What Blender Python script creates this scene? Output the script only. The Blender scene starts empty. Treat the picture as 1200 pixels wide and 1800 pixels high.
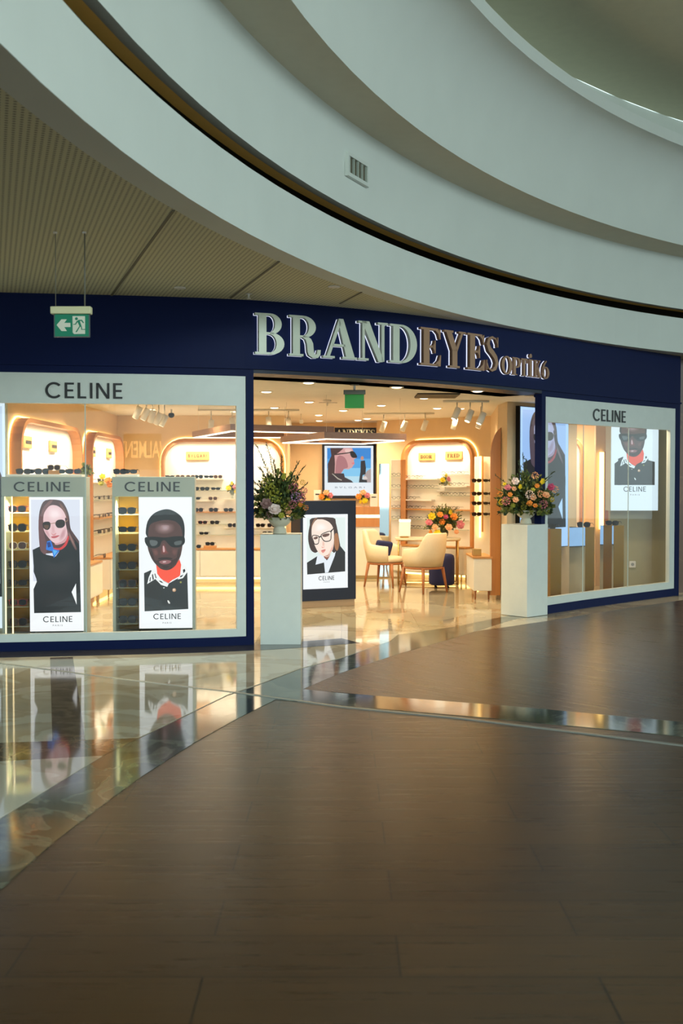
import bpy, bmesh, math, random
from mathutils import Vector, Matrix
random.seed(7)
C = bpy.context.scene.collection
PI = math.pi
# ------------------------------------------------------------ camera, world, exposure
F = 1900.0; CY = 848.0; EYE = 1.5
PIT = math.atan((900-CY)/F)
cam = bpy.data.cameras.new('camera'); camo = bpy.data.objects.new('camera', cam); C.objects.link(camo)
cam.sensor_fit = 'VERTICAL'; cam.sensor_height = 36; cam.sensor_width = 24; cam.lens = F/1800*36
camo.location = (0, 0, EYE); camo.rotation_euler = (PI/2-PIT, 0, 0)
cam.dof.use_dof = True; cam.dof.focus_distance = 10.2; cam.dof.aperture_fstop = 2.8
bpy.context.scene.camera = camo
vs = bpy.context.scene.view_settings
vs.view_transform = 'Standard'; vs.look = 'None'; vs.gamma = 1; vs.exposure = 0.0
w = bpy.data.worlds.new('world'); bpy.context.scene.world = w; w.use_nodes = True
w.node_tree.nodes['Background'].inputs[0].default_value = (0.70, 0.90, 0.93, 1)
w.node_tree.nodes['Background'].inputs[1].default_value = 2.5

def lamp(name, typ, loc, rot, energy, col, size=None, size_y=None, **k):
    l = bpy.data.lights.new(name, typ); l.energy = energy; l.color = col
    if size is not None:
        if typ == 'AREA':
            l.size = size
            if size_y: l.shape = 'RECTANGLE'; l.size_y = size_y
        else: l.shadow_soft_size = size
    for a, b in k.items(): setattr(l, a, b)
    o = bpy.data.objects.new(name, l); o.location = loc; o.rotation_euler = rot; C.objects.link(o); return o
COOL = (0.78, 0.95, 0.98)
lamp('atrium_light', 'AREA', (5.5, -3.0, 5.6), (math.radians(38), 0, math.radians(18)), 1100, COOL, 5, 3)
WARM = (1.0, 0.79, 0.50)

# ------------------------------------------------------------ pixel helpers (photo frame 1200x1800)
def ray(x, y):
    u = (x-600)/F; v = (900-y)/F
    return Vector((u, math.cos(PIT)+v*math.sin(PIT), -math.sin(PIT)+v*math.cos(PIT)))
def Pz(x, y, z):
    r = ray(x, y); t = (z-EYE)/r.z; return Vector((r.x*t, r.y*t, z))
def Pd(x, y, D):
    r = ray(x, y); t = D/r.y; return Vector((r.x*t, D, EYE+r.z*t))
# facade plan curve
FC = [(-7, 9.05), (-5, 9.27), (-3, 9.52), (-1, 9.87), (0, 10.33), (1, 11.02), (2, 11.93), (3, 12.95), (4.5, 14.35), (6, 15.7)]
def fy(X):
    for i in range(len(FC)-1):
        if X <= FC[i+1][0] or i == len(FC)-2: break
    p = [FC[max(i-1, 0)], FC[i], FC[i+1], FC[min(i+2, len(FC)-1)]]
    x0, x1 = p[1][0], p[2][0]; h = x1-x0; t = (X-x0)/h
    m1 = (p[2][1]-p[0][1])/max(p[2][0]-p[0][0], 1e-6)*h; m2 = (p[3][1]-p[1][1])/max(p[3][0]-p[1][0], 1e-6)*h
    return (2*t**3-3*t**2+1)*p[1][1]+(t**3-2*t**2+t)*m1+(-2*t**3+3*t**2)*p[2][1]+(t**3-t**2)*m2
def ft(X):
    d = Vector((0.02, fy(X+.01)-fy(X-.01), 0)); return d.normalized()
def fp(X, off=0):            # off > 0 outwards (towards the mall)
    t = ft(X); n = Vector((t.y, -t.x, 0)); return Vector((X, fy(X), 0))+n*off
def fx(px, off=0):           # X on the facade seen at pixel column px
    a, b = -4.5, 5.9
    for _ in range(50):
        m = (a+b)/2; q = fp(m, off)
        if q.x/q.y < (px-600)/F: a = m
        else: b = m
    return (a+b)/2
# ------------------------------------------------------------ materials
def lin(c):
    return tuple(((v/255)/12.92 if v/255 <= .04045 else ((v/255+.055)/1.055)**2.4) for v in c)+(1,)
MATS = {}
def mat(name, col, rough=.5, metal=0, spec=.5, emit=None, es=0, bump=None, trans=0, coat=0):
    if name in MATS: return MATS[name]
    m = bpy.data.materials.new(name); m.use_nodes = True; nt = m.node_tree; b = nt.nodes['Principled BSDF']
    c = lin(col)
    b.inputs['Roughness'].default_value = rough; b.inputs['Metallic'].default_value = metal
    b.inputs['Specular IOR Level'].default_value = spec
    b.inputs['Coat Weight'].default_value = coat
    b.inputs['Transmission Weight'].default_value = trans
    n = nt.nodes.new('ShaderNodeTexNoise'); tc = nt.nodes.new('ShaderNodeTexCoord'); nt.links.new(tc.outputs['Object'], n.inputs[0])
    n.inputs['Scale'].default_value = 9 if not bump else bump[0]; n.inputs['Detail'].default_value = 3
    mx = nt.nodes.new('ShaderNodeMix'); mx.data_type = 'RGBA'
    mx.inputs[6].default_value = tuple(v*.95 for v in c[:3])+(1,); mx.inputs[7].default_value = tuple(min(1, v*1.05) for v in c[:3])+(1,)
    nt.links.new(n.outputs[0], mx.inputs[0]); nt.links.new(mx.outputs[2], b.inputs['Base Color'])
    if bump:
        bp = nt.nodes.new('ShaderNodeBump'); bp.inputs['Strength'].default_value = bump[1]; bp.inputs['Distance'].default_value = .01
        nt.links.new(n.outputs[0], bp.inputs['Height']); nt.links.new(bp.outputs[0], b.inputs['Normal'])
    if emit:
        b.inputs['Emission Color'].default_value = lin(emit); b.inputs['Emission Strength'].default_value = es
    MATS[name] = m; return m
def wood(name, c1, c2, rough=.4, axis=0):
    if name in MATS: return MATS[name]
    m = mat(name, c1, rough); nt = m.node_tree; b = nt.nodes['Principled BSDF']
    tc = nt.nodes.new('ShaderNodeTexCoord'); mp = nt.nodes.new('ShaderNodeMapping')
    mp.inputs['Scale'].default_value = [(2, 30, 30), (30, 30, 2)][axis]
    n = nt.nodes.new('ShaderNodeTexNoise'); n.inputs['Scale'].default_value = 1; n.inputs['Detail'].default_value = 5
    r = nt.nodes.new('ShaderNodeMix'); r.data_type = 'RGBA'; r.inputs[6].default_value = lin(c1); r.inputs[7].default_value = lin(c2)
    nt.links.new(tc.outputs['Object'], mp.inputs[0]); nt.links.new(mp.outputs[0], n.inputs[0]); nt.links.new(n.outputs[0], r.inputs[0])
    nt.links.new(r.outputs[2], b.inputs['Base Color']); return m
def plank_floor(name, rot, off=(0, 0)):
    m = mat(name, (92, 70, 50), .3); nt = m.node_tree; b = nt.nodes['Principled BSDF']; b.inputs['Specular IOR Level'].default_value = .4
    tc = nt.nodes.new('ShaderNodeTexCoord'); mp = nt.nodes.new('ShaderNodeMapping'); mp.inputs['Rotation'].default_value[2] = rot
    mp.inputs['Location'].default_value = (off[0], off[1], 0)
    br = nt.nodes.new('ShaderNodeTexBrick'); br.inputs['Scale'].default_value = 1; br.inputs['Brick Width'].default_value = 1.2; br.inputs['Row Height'].default_value = .3
    br.inputs['Mortar Size'].default_value = .0038; br.inputs['Mortar Smooth'].default_value = .4; br.offset = .5; br.inputs['Bias'].default_value = 0
    br.inputs['Color1'].default_value = lin((72, 50, 25)); br.inputs['Color2'].default_value = lin((62, 43, 22)); br.inputs['Mortar'].default_value = lin((16, 12, 9))
    m2 = nt.nodes.new('ShaderNodeMapping'); m2.inputs['Scale'].default_value = (1.2, 34, 1)
    n = nt.nodes.new('ShaderNodeTexNoise'); n.inputs['Scale'].default_value = 1; n.inputs['Detail'].default_value = 6; n.inputs['Roughness'].default_value = .65
    rr = nt.nodes.new('ShaderNodeMapRange'); rr.inputs[3].default_value = .45; rr.inputs[4].default_value = 1.6
    mx = nt.nodes.new('ShaderNodeMix'); mx.data_type = 'RGBA'; mx.blend_type = 'MULTIPLY'; mx.inputs[0].default_value = 1
    L = nt.links.new
    L(tc.outputs['Object'], mp.inputs[0]); L(mp.outputs[0], br.inputs[0]); L(mp.outputs[0], m2.inputs[0]); L(m2.outputs[0], n.inputs[0])
    L(n.outputs[0], rr.inputs[0]); L(br.outputs[0], mx.inputs[6]); L(rr.outputs[0], mx.inputs[7]); L(mx.outputs[2], b.inputs['Base Color'])
    r2 = nt.nodes.new('ShaderNodeMapRange'); r2.inputs[3].default_value = .2; r2.inputs[4].default_value = .38; L(n.outputs[0], r2.inputs[0]); L(r2.outputs[0], b.inputs['Roughness'])
    bp = nt.nodes.new('ShaderNodeBump'); bp.inputs['Strength'].default_value = .12; bp.inputs['Distance'].default_value = .004
    L(n.outputs[0], bp.inputs['Height']); L(bp.outputs[0], b.inputs['Normal']); return m
def marble(name, c1, c2, vein, rough=.06, tile=None, scale=1.6, spec=.5):
    m = mat(name, c1, rough, spec=spec); nt = m.node_tree; b = nt.nodes['Principled BSDF']; L = nt.links.new
    tc = nt.nodes.new('ShaderNodeTexCoord')
    n = nt.nodes.new('ShaderNodeTexNoise'); n.inputs['Scale'].default_value = scale; n.inputs['Detail'].default_value = 8; n.inputs['Distortion'].default_value = 1.2
    r = nt.nodes.new('ShaderNodeValToRGB'); e = r.color_ramp.elements
    e[0].position = .3; e[0].color = lin(c2); e[1].position = .62; e[1].color = lin(c1)
    x = e.new(.48); x.color = lin(vein); y = e.new(.51); y.color = lin(c1)
    L(tc.outputs['Object'], n.inputs[0]); L(n.outputs[0], r.inputs[0]); out = r.outputs[0]
    if tile:
        br = nt.nodes.new('ShaderNodeTexBrick'); br.offset = 0; br.inputs['Scale'].default_value = 1; br.inputs['Brick Width'].default_value = tile; br.inputs['Row Height'].default_value = tile
        br.inputs['Mortar Size'].default_value = .002; br.inputs['Color1'].default_value = (1, 1, 1, 1); br.inputs['Color2'].default_value = (.93, .92, .9, 1); br.inputs['Mortar'].default_value = (.45, .4, .33, 1)
        L(tc.outputs['Object'], br.inputs[0])
        mx = nt.nodes.new('ShaderNodeMix'); mx.data_type = 'RGBA'; mx.blend_type = 'MULTIPLY'; mx.inputs[0].default_value = 1
        L(out, mx.inputs[6]); L(br.outputs[0], mx.inputs[7]); out = mx.outputs[2]
    L(out, b.inputs['Base Color']); return m
def EM(col, s=1.0):
    k = 'lit_%d_%d_%d_%g' % (*col, s)
    if k in MATS: return MATS[k]
    m = bpy.data.materials.new(k); m.use_nodes = True; nt = m.node_tree; b = nt.nodes['Principled BSDF']
    b.inputs['Base Color'].default_value = (0, 0, 0, 1); b.inputs['Roughness'].default_value = .25
    b.inputs['Emission Color'].default_value = lin(col); b.inputs['Emission Strength'].default_value = s
    MATS[k] = m; return m
NAVY = mat('navy_paint', (10, 24, 66), .5, spec=.1)
NAVYD = mat('dark_navy', (22, 28, 46), .45, spec=.35)
WHITEP = mat('window_white', (214, 220, 212), .4)
PLINTHW = mat('pedestal_white', (218, 222, 214), .45)
PLASTER = mat('atrium_plaster', (214, 220, 212), .75, bump=(2.0, .02))
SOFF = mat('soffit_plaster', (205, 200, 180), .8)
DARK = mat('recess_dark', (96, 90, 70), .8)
GOLD = mat('gold_trim', (250, 196, 96), .5)
BEIGE = mat('beige_wall', (222, 196, 158), .7)
SHOPC = mat('shop_ceiling', (224, 222, 216), .8)
PANELW = mat('white_display_panel', (244, 238, 226), .5)
CABW = mat('white_cabinet', (236, 230, 218), .35)
OAK = wood('oak', (205, 150, 88), (184, 126, 66))
OAKV = wood('oak_vertical', (200, 138, 76), (176, 112, 56), .45, 1)
WALNUT = wood('pendant_wood', (150, 112, 88), (128, 92, 72))
LEGW = wood('leg_wood', (176, 110, 62), (150, 88, 46), .4, 1)
BRASS = mat('brass', (190, 150, 90), .3, .9)
BRASSM = mat('brass_mirror', (136, 98, 8), .25, .35, spec=.2)
MIRROR = mat('mirror', (215, 225, 228), .03, 1)
SILVER = mat('silver_letter', (196, 200, 182), .4, .3)
BRONZE = mat('bronze_letter', (150, 114, 86), .38, .5)
BLACKT = mat('black_lettering', (18, 18, 20), .4)
GREYF = mat('grey_green_frame', (168, 178, 166), .4)
BLACKP = mat('black_plastic', (16, 14, 14), .35, spec=.3)
TORT = mat('brown_acetate', (70, 38, 26), .25)
REDG = mat('red_acetate', (120, 26, 26), .25)
PALEG = mat('clear_acetate', (200, 180, 150), .2)
LENSM = mat('smoked_lens', (20, 16, 18), .12, spec=.35)
WHITEM = mat('white_metal', (228, 224, 214), .4)
LEATHER = mat('cream_leather', (222, 204, 172), .5, bump=(60, .05))
NAVYF = mat('navy_fabric', (26, 34, 82), .75, bump=(150, .1))
STONE = mat('travertine_urn', (206, 200, 178), .6, bump=(30, .2))
GLASSV = mat('pale_glass', (225, 235, 225), .05, spec=.6, trans=.8)
GREENG = mat('dark_green_glass', (60, 70, 45), .08)
LEDW = EM((255, 208, 120), 5); LEDC = EM((255, 238, 205), 3.5)
HALO = EM((225, 232, 255), 1.15)
def glass_mat():
    m = bpy.data.materials.new('window_glass'); m.use_nodes = True; nt = m.node_tree; nt.nodes.clear(); L = nt.links.new
    o = nt.nodes.new('ShaderNodeOutputMaterial'); mx = nt.nodes.new('ShaderNodeMixShader'); t = nt.nodes.new('ShaderNodeBsdfTransparent'); g = nt.nodes.new('ShaderNodeBsdfGlossy')
    t.inputs[0].default_value = (.97, .985, .975, 1); g.inputs['Roughness'].default_value = .01
    f = nt.nodes.new('ShaderNodeFresnel'); f.inputs[0].default_value = 1.45
    L(f.outputs[0], mx.inputs[0]); L(t.outputs[0], mx.inputs[1]); L(g.outputs[0], mx.inputs[2]); L(mx.outputs[0], o.inputs[0]); return m
GLASS = glass_mat()
def perf_mat():
    m = mat('perforated_ceiling', (214, 212, 176), .8); nt = m.node_tree; b = nt.nodes['Principled BSDF']; L = nt.links.new
    tc = nt.nodes.new('ShaderNodeTexCoord'); mp = nt.nodes.new('ShaderNodeMapping'); mp.inputs['Rotation'].default_value[2] = math.radians(-18)
    s = 1/.034; mp.inputs['Scale'].default_value = (s, s, s)
    v = nt.nodes.new('ShaderNodeVectorMath'); v.operation = 'FRACTION'
    v2 = nt.nodes.new('ShaderNodeVectorMath'); v2.operation = 'SUBTRACT'; v2.inputs[1].default_value = (.5, .5, 0)
    sep = nt.nodes.new('ShaderNodeSeparateXYZ'); cb = nt.nodes.new('ShaderNodeCombineXYZ')
    ln = nt.nodes.new('ShaderNodeVectorMath'); ln.operation = 'LENGTH'
    lt = nt.nodes.new('ShaderNodeMapRange'); lt.inputs[1].default_value = .2; lt.inputs[2].default_value = .3
    lt.inputs[3].default_value = .25; lt.inputs[4].default_value = 1
    mx = nt.nodes.new('ShaderNodeMix'); mx.data_type = 'RGBA'; mx.inputs[6].default_value = lin((84, 82, 64)); mx.inputs[7].default_value = lin((216, 214, 180))
    L(tc.outputs['Object'], mp.inputs[0]); L(mp.outputs[0], v.inputs[0]); L(v.outputs[0], v2.inputs[0]); L(v2.outputs[0], sep.inputs[0])
    L(sep.outputs[0], cb.inputs[0]); L(sep.outputs[1], cb.inputs[1]); L(cb.outputs[0], ln.inputs[0]); L(ln.outputs['Value'], lt.inputs[0])
    L(lt.outputs[0], mx.inputs[0]); L(mx.outputs[2], b.inputs['Base Color']); return m
PERF = perf_mat()
FLOORB = plank_floor('wood_look_planks', 0, (-.18, .06))
FLOORA = plank_floor('wood_look_planks_diagonal', math.radians(45))
CREAM = marble('cream_marble', (204, 196, 174), (196, 187, 163), (184, 172, 146), .05, None, 1.3)
CREAMS = marble('shop_marble', (190, 180, 152), (184, 173, 144), (170, 156, 126), .06, .8, .9)
GREENM = marble('green_marble', (58, 70, 60), (40, 50, 44), (104, 112, 96), .09, .6, 3)
BROWNM = marble('brown_marble', (104, 88, 64), (84, 70, 52), (126, 108, 82), .07, None, 3)
BROWNW = marble('brown_stone_wall', (92, 70, 52), (70, 52, 40), (110, 86, 62), .3)

# ------------------------------------------------------------ mesh builder
class MB:
    def __init__(s): s.bm = bmesh.new(); s.mats = []
    def mi(s, m):
        if m not in s.mats: s.mats.append(m)
        return s.mats.index(m)
    def face(s, pts, m, smooth=False):
        vs_ = [s.bm.verts.new(p) for p in pts]
        try: f = s.bm.faces.new(vs_)
        except ValueError: return
        f.material_index = s.mi(m); f.smooth = smooth; return f
    def box(s, x0, y0, z0, x1, y1, z1, m, M=None, bev=0):
        k = s.mi(m); r = bmesh.ops.create_cube(s.bm, size=1)['verts']
        T = Matrix.Translation(((x0+x1)/2, (y0+y1)/2, (z0+z1)/2)) @ Matrix.Diagonal((abs(x1-x0), abs(y1-y0), abs(z1-z0), 1))
        bmesh.ops.transform(s.bm, matrix=(M @ T) if M else T, verts=r)
        fs = {f for v in r for f in v.link_faces}
        for f in fs: f.material_index = k
        if bev:
            es = list({e for v in r for e in v.link_edges})
            q = bmesh.ops.bevel(s.bm, geom=es, offset=bev, segments=3, affect='EDGES', profile=.5)
            for f in q['faces']: f.material_index = k; f.smooth = True
    def prism(s, pts, m, a, b):            # pts in local x,z ; from y=a to y=b (front at min)
        k = s.mi(m); n = len(pts)
        A = [s.bm.verts.new((x, a, z)) for x, z in pts]; B = [s.bm.verts.new((x, b, z)) for x, z in pts]
        fs = [s.bm.faces.new(A), s.bm.faces.new(B[::-1])]
        for i in range(n): fs.append(s.bm.faces.new((A[i], B[i], B[(i+1) % n], A[(i+1) % n])))
        for f in fs: f.material_index = k
        bmesh.ops.recalc_face_normals(s.bm, faces=fs)
    def slab(s, pts, m, z0, z1):           # pts in plan x,y
        k = s.mi(m); n = len(pts)
        A = [s.bm.verts.new((x, y, z0)) for x, y in pts]; B = [s.bm.verts.new((x, y, z1)) for x, y in pts]
        fs = [s.bm.faces.new(A), s.bm.faces.new(B[::-1])]
        for i in range(n): fs.append(s.bm.faces.new((A[i], B[i], B[(i+1) % n], A[(i+1) % n])))
        for f in fs: f.material_index = k
        bmesh.ops.recalc_face_normals(s.bm, faces=fs)
    def tube(s, pts, r, m, seg=8, cap=True):
        k = s.mi(m); pts = [Vector(p) for p in pts]; rs = r if isinstance(r, (list, tuple)) else [r]*len(pts); rings = []
        for i, p in enumerate(pts):
            d = (pts[min(i+1, len(pts)-1)]-pts[max(i-1, 0)]).normalized()
            a = d.cross(Vector((0, 0, 1))) if abs(d.z) < .9 else d.cross(Vector((1, 0, 0))); a.normalize(); b = d.cross(a)
            rings.append([s.bm.verts.new(p+(a*math.cos(t)+b*math.sin(t))*rs[i]) for t in [2*PI*j/seg for j in range(seg)]])
        for i in range(len(rings)-1):
            for j in range(seg):
                f = s.bm.faces.new((rings[i][j], rings[i][(j+1) % seg], rings[i+1][(j+1) % seg], rings[i+1][j])); f.material_index = k; f.smooth = True
        if cap:
            for g in (rings[0][::-1], rings[-1]): f = s.bm.faces.new(g); f.material_index = k
    def lathe(s, prof, m, seg=28, c=(0, 0, 0), smooth=True):
        k = s.mi(m); rings = []
        for r, z in prof: rings.append([s.bm.verts.new((c[0]+r*math.cos(2*PI*j/seg), c[1]+r*math.sin(2*PI*j/seg), c[2]+z)) for j in range(seg)])
        for i in range(len(rings)-1):
            for j in range(seg):
                f = s.bm.faces.new((rings[i][j], rings[i][(j+1) % seg], rings[i+1][(j+1) % seg], rings[i+1][j])); f.material_index = k; f.smooth = smooth
        for g in (rings[0][::-1], rings[-1]): f = s.bm.faces.new(g); f.material_index = k
    def sweep(s, xs, prof, m, curve):      # solid: closed profile (off, z) swept along curve(X, off)
        k = s.mi(m); rings = []
        for X in xs: rings.append([s.bm.verts.new((*curve(X, o)[:2], z)) for o, z in prof])
        n = len(prof); fs = []
        for i in range(len(rings)-1):
            for j in range(n): fs.append(s.bm.faces.new((rings[i][j], rings[i][(j+1) % n], rings[i+1][(j+1) % n], rings[i+1][j])))
        fs.append(s.bm.faces.new(rings[0])); fs.append(s.bm.faces.new(rings[-1][::-1]))
        for f in fs: f.material_index = k
        bmesh.ops.recalc_face_normals(s.bm, faces=fs)
    def addmesh(s, me, m, M):
        k = s.mi(m); vv = [s.bm.verts.new(M @ v.co) for v in me.vertices]
        for p in me.polygons:
            try: f = s.bm.faces.new([vv[i] for i in p.vertices]); f.material_index = k
            except ValueError: pass
    def build(s, name, parent=None, label=None, world=False):
        me = bpy.data.meshes.new(name)
        if world and parent:
            s.bm.transform((Matrix.Translation(parent.location) @ parent.rotation_euler.to_matrix().to_4x4()).inverted())
        s.bm.to_mesh(me); s.bm.free()
        for m in s.mats: me.materials.append(m)
        o = bpy.data.objects.new(name, me); C.objects.link(o)
        if parent: o.parent = parent
        if label: o['label'] = label
        return o
def tag(o, label=None, cat=None, group=None, kind=None):
    if label: o['label'] = label
    if cat: o['category'] = cat
    if group: o['group'] = group
    if kind: o['kind'] = kind
    return o
def thing(name, label, cat, loc=(0, 0, 0), rz=0, group=None, kind=None):
    o = bpy.data.objects.new(name, None); C.objects.link(o); o.location = loc; o.rotation_euler = (0, 0, rz); o.empty_display_size = .1
    return tag(o, label, cat, group, kind)
def dup(root, loc, rz=0, label=None, group=None):
    r = root.copy(); C.objects.link(r); r.location = loc; r.rotation_euler = (0, 0, rz)
    if label: r['label'] = label
    if group: r['group'] = group
    for ch in list(root.children):
        c = ch.copy(); C.objects.link(c); c.parent = r
        for g in ch.children: d = g.copy(); C.objects.link(d); d.parent = c
    return r
def struct(mb, name, label=None): return tag(mb.build(name), label, None, None, 'structure')
def smooth_pts(pts, n=4):
    out = []; N = len(pts)
    for i in range(N):
        p0, p1, p2, p3 = pts[i-1], pts[i], pts[(i+1) % N], pts[(i+2) % N]
        for j in range(n):
            t = j/n
            out.append(tuple(.5*((2*p1[k])+(-p0[k]+p2[k])*t+(2*p0[k]-5*p1[k]+4*p2[k]-p3[k])*t*t+(-p0[k]+3*p1[k]-3*p2[k]+p3[k])*t**3) for k in (0, 1)))
    return out
def arc(cx, cy, rx, ry, a0, a1, n=14):
    return [(cx+rx*math.cos(math.radians(a0+(a1-a0)*i/n)), cy+ry*math.sin(math.radians(a0+(a1-a0)*i/n))) for i in range(n+1)]
def ringp(cx, cy, RX, RY, rx, ry, a0, a1, n=14, icx=None):
    ic = cx if icx is None else icx
    return arc(cx, cy, RX, RY, a0, a1, n)+arc(ic, cy, rx, ry, a1, a0, n)
R_ = lambda a, b, c, d: [(a, b), (c, b), (c, d), (a, d)]
# ------------------------------------------------------------ glyphs
def sans(ch):
    t = .14
    if ch == 'C': return [ringp(.47, .5, .47, .52, .33, .38, 42, 318, 26)], .84
    if ch == 'E': return [R_(0, 0, t, 1), R_(t, 0, .5, t*.9), R_(t, .44, .46, .44+t*.9), R_(t, 1-t*.9, .5, 1)], .5
    if ch == 'L': return [R_(0, 0, t, 1), R_(t, 0, .46, t*.9)], .46
    if ch == 'I': return [R_(0, 0, t, 1)], t
    if ch == 'N': return [R_(0, 0, t*.9, 1), R_(.72-t*.9, 0, .72, 1), [(0, 1), (t*1.1, 1), (.72, 0), (.72-t*1.1, 0)]], .72
    return [], .3
def text_sans(s, gap=.2):
    out = []; x = 0
    for c in s:
        g, wd = sans(c); out += [[(px+x, py) for px, py in p] for p in g]; x += wd+gap
    return out, x-gap
def serif(ch):
    s = .055; r = []
    if ch == 'B':
        r = [R_(0, 0, .42, s), R_(0, 1-s, .42, 1), R_(.1, s, .3, 1-s), ringp(.4, .745, .31, .255, .13, .2, -90, 90), ringp(.4, .27, .38, .27, .17, .215, -90, 90), R_(.3, .49, .42, .54)]; wd = .8
    elif ch == 'R':
        r = [R_(0, 0, .4, s), R_(0, 1-s, .42, 1), R_(.1, s, .3, 1-s), ringp(.4, .73, .36, .27, .16, .215, -90, 90), R_(.3, .46, .42, .515),
             [(.4, .515), (.52, .50), (.62, .44), (.68, .33), (.7, .12), (.74, .06), (.79, .08), (.81, .18), (.9, .18), (.89, .06), (.82, -.02), (.68, -.03), (.56, .03), (.52, .12), (.5, .32), (.46, .42), (.38, .46)]]; wd = .9
    elif ch == 'A':
        r = [R_(0, 0, .32, s), R_(.54, 0, .94, s), [(.1, s), (.19, s), (.49, .88), (.44, 1)], [(.44, 1), (.56, 1), (.88, s), (.64, s), (.45, .8)], R_(.26, .3, .62, .36)]; wd = .94
    elif ch == 'N':
        r = [R_(0, 1-s, .26, 1), R_(0, 0, .32, s), R_(.12, s, .2, 1-s), [(.1, 1), (.34, 1), (.82, .0), (.74, -.02), (.64, -.02)], R_(.74, 0, .83, 1-s), R_(.62, 1-s, .94, 1)]; wd = .94
    elif ch == 'D':
        r = [R_(0, 0, .4, s), R_(0, 1-s, .4, 1), R_(.1, s, .3, 1-s), ringp(.36, .5, .5, .5, .29, .445, -90, 90, 20)]; wd = .86
    elif ch == 'E':
        r = [R_(0, 0, .6, s), R_(0, 1-s, .6, 1), R_(.1, s, .3, 1-s), R_(.3, .48, .44, .535), [(.6, 1-s), (.68, 1), (.68, .72), (.65, .72), (.6, .86), (.5, 1-s)], [(.5, s), (.62, .16), (.67, .3), (.7, .3), (.68, 0), (.6, 0)], [(.4, .5), (.47, .4), (.48, .34), (.51, .34), (.51, .68), (.48, .68), (.47, .61)]]; wd = .7
    elif ch == 'Y':
        r = [R_(0, 1-s, .36, 1), R_(.58, 1-s, .86, 1), R_(.22, 0, .62, s), R_(.32, s, .52, .48), [(.08, 1-s), (.3, 1-s), (.5, .52), (.52, .46), (.32, .46)], [(.66, 1-s), (.75, 1-s), (.53, .46), (.45, .5)]]; wd = .86
    elif ch == 'S':
        c = [(.6, .78), (.5, .93), (.33, .97), (.17, .9), (.12, .76), (.2, .62), (.36, .52), (.5, .4), (.56, .25), (.48, .1), (.32, .03), (.15, .08), (.06, .26)]
        th = [.02, .025, .035, .07, .09, .1, .1, .1, .09, .07, .035, .025, .02]
        q = [Vector(p) for p in c]
        for i in range(len(q)-1):
            a, b = q[i], q[i+1]
            def nn(j):
                d = (q[min(j+1, len(q)-1)]-q[max(j-1, 0)]).normalized(); return Vector((-d.y, d.x))*th[j]*.8
            na, nb = nn(i), nn(i+1)
            r.append([tuple(a+na), tuple(b+nb), tuple(b-nb), tuple(a-na)])
        r += [R_(.58, .7, .62, .98), R_(.04, .02, .08, .32)]; wd = .66
    elif ch == 'O': r = [ringp(.4, .5, .4, .52, .2, .45, 90, 270), ringp(.4, .5, .4, .52, .2, .45, -90, 90)]; wd = .8
    elif ch == 'P': r = [R_(0, 0, .42, s), R_(0, 1-s, .42, 1), R_(.1, s, .3, 1-s), ringp(.4, .71, .34, .29, .15, .23, -90, 90), R_(.3, .42, .42, .48)]; wd = .74
    elif ch == 'T': r = [R_(0, 1-s*1.6, .76, 1), R_(.28, s, .48, 1-s), R_(.18, 0, .58, s), R_(0, .74, .04, 1), R_(.72, .74, .76, 1)]; wd = .76
    elif ch == 'I': r = [R_(0, 0, .42, s), R_(0, 1-s, .42, 1), R_(.11, s, .31, 1-s), arc(.21, 1.2, .12, .12, 0, 345, 12)]; wd = .42
    elif ch == 'K': r = [R_(0, 0, .38, s), R_(0, 1-s, .38, 1), R_(.1, s, .3, 1-s), R_(.5, 1-s, .8, 1), [(.62, 1-s), (.7, 1-s), (.34, .42), (.3, .5)], [(.36, .58), (.5, .66), (.84, s), (.6, s)], R_(.5, 0, .9, s)]; wd = .9
    elif ch == '6': r = [ringp(.36, .33, .36, .36, .17, .3, 90, 270), ringp(.36, .33, .36, .36, .17, .3, -90, 90), [(0, .33), (.03, .6), (.16, .85), (.4, 1.05), (.46, 1.0), (.27, .8), (.2, .6), (.19, .33)]]; wd = .72
    return r, wd
def font2d(txt):
    cu = bpy.data.curves.new('t', 'FONT'); cu.body = txt; cu.size = 1; cu.resolution_u = 3; cu.offset = .016
    ob = bpy.data.objects.new('t', cu); C.objects.link(ob); bpy.context.view_layer.update()
    me = bpy.data.meshes.new_from_object(ob.evaluated_get(bpy.context.evaluated_depsgraph_get()))
    bpy.data.objects.remove(ob); bpy.data.curves.remove(cu)
    xs = [v.co.x for v in me.vertices]; ys = [v.co.y for v in me.vertices]
    return me, min(xs), max(xs), min(ys), max(ys)
def put_text(mb, txt, m, cx, cz, wd, ht, y):      # fits text into wd x ht on a local x-z plane
    me, a, b, c, d = font2d(txt)
    M = Matrix.Translation((cx, y, cz)) @ Matrix(((wd/(b-a), 0, 0, 0), (0, 0, 1, 0), (0, ht/(d-c), 0, 0), (0, 0, 0, 1))) @ Matrix.Translation((-(a+b)/2, -(c+d)/2, 0))
    mb.addmesh(me, m, M); bpy.data.meshes.remove(me)
def put_sans(mb, m, x0, z0, wd, ht, y, depth=.002, txt='CELINE'):
    g, W = text_sans(txt)
    for p in g: mb.prism([(x0+x/W*wd, z0+z*ht) for x, z in p], m, y, y+depth)
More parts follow.
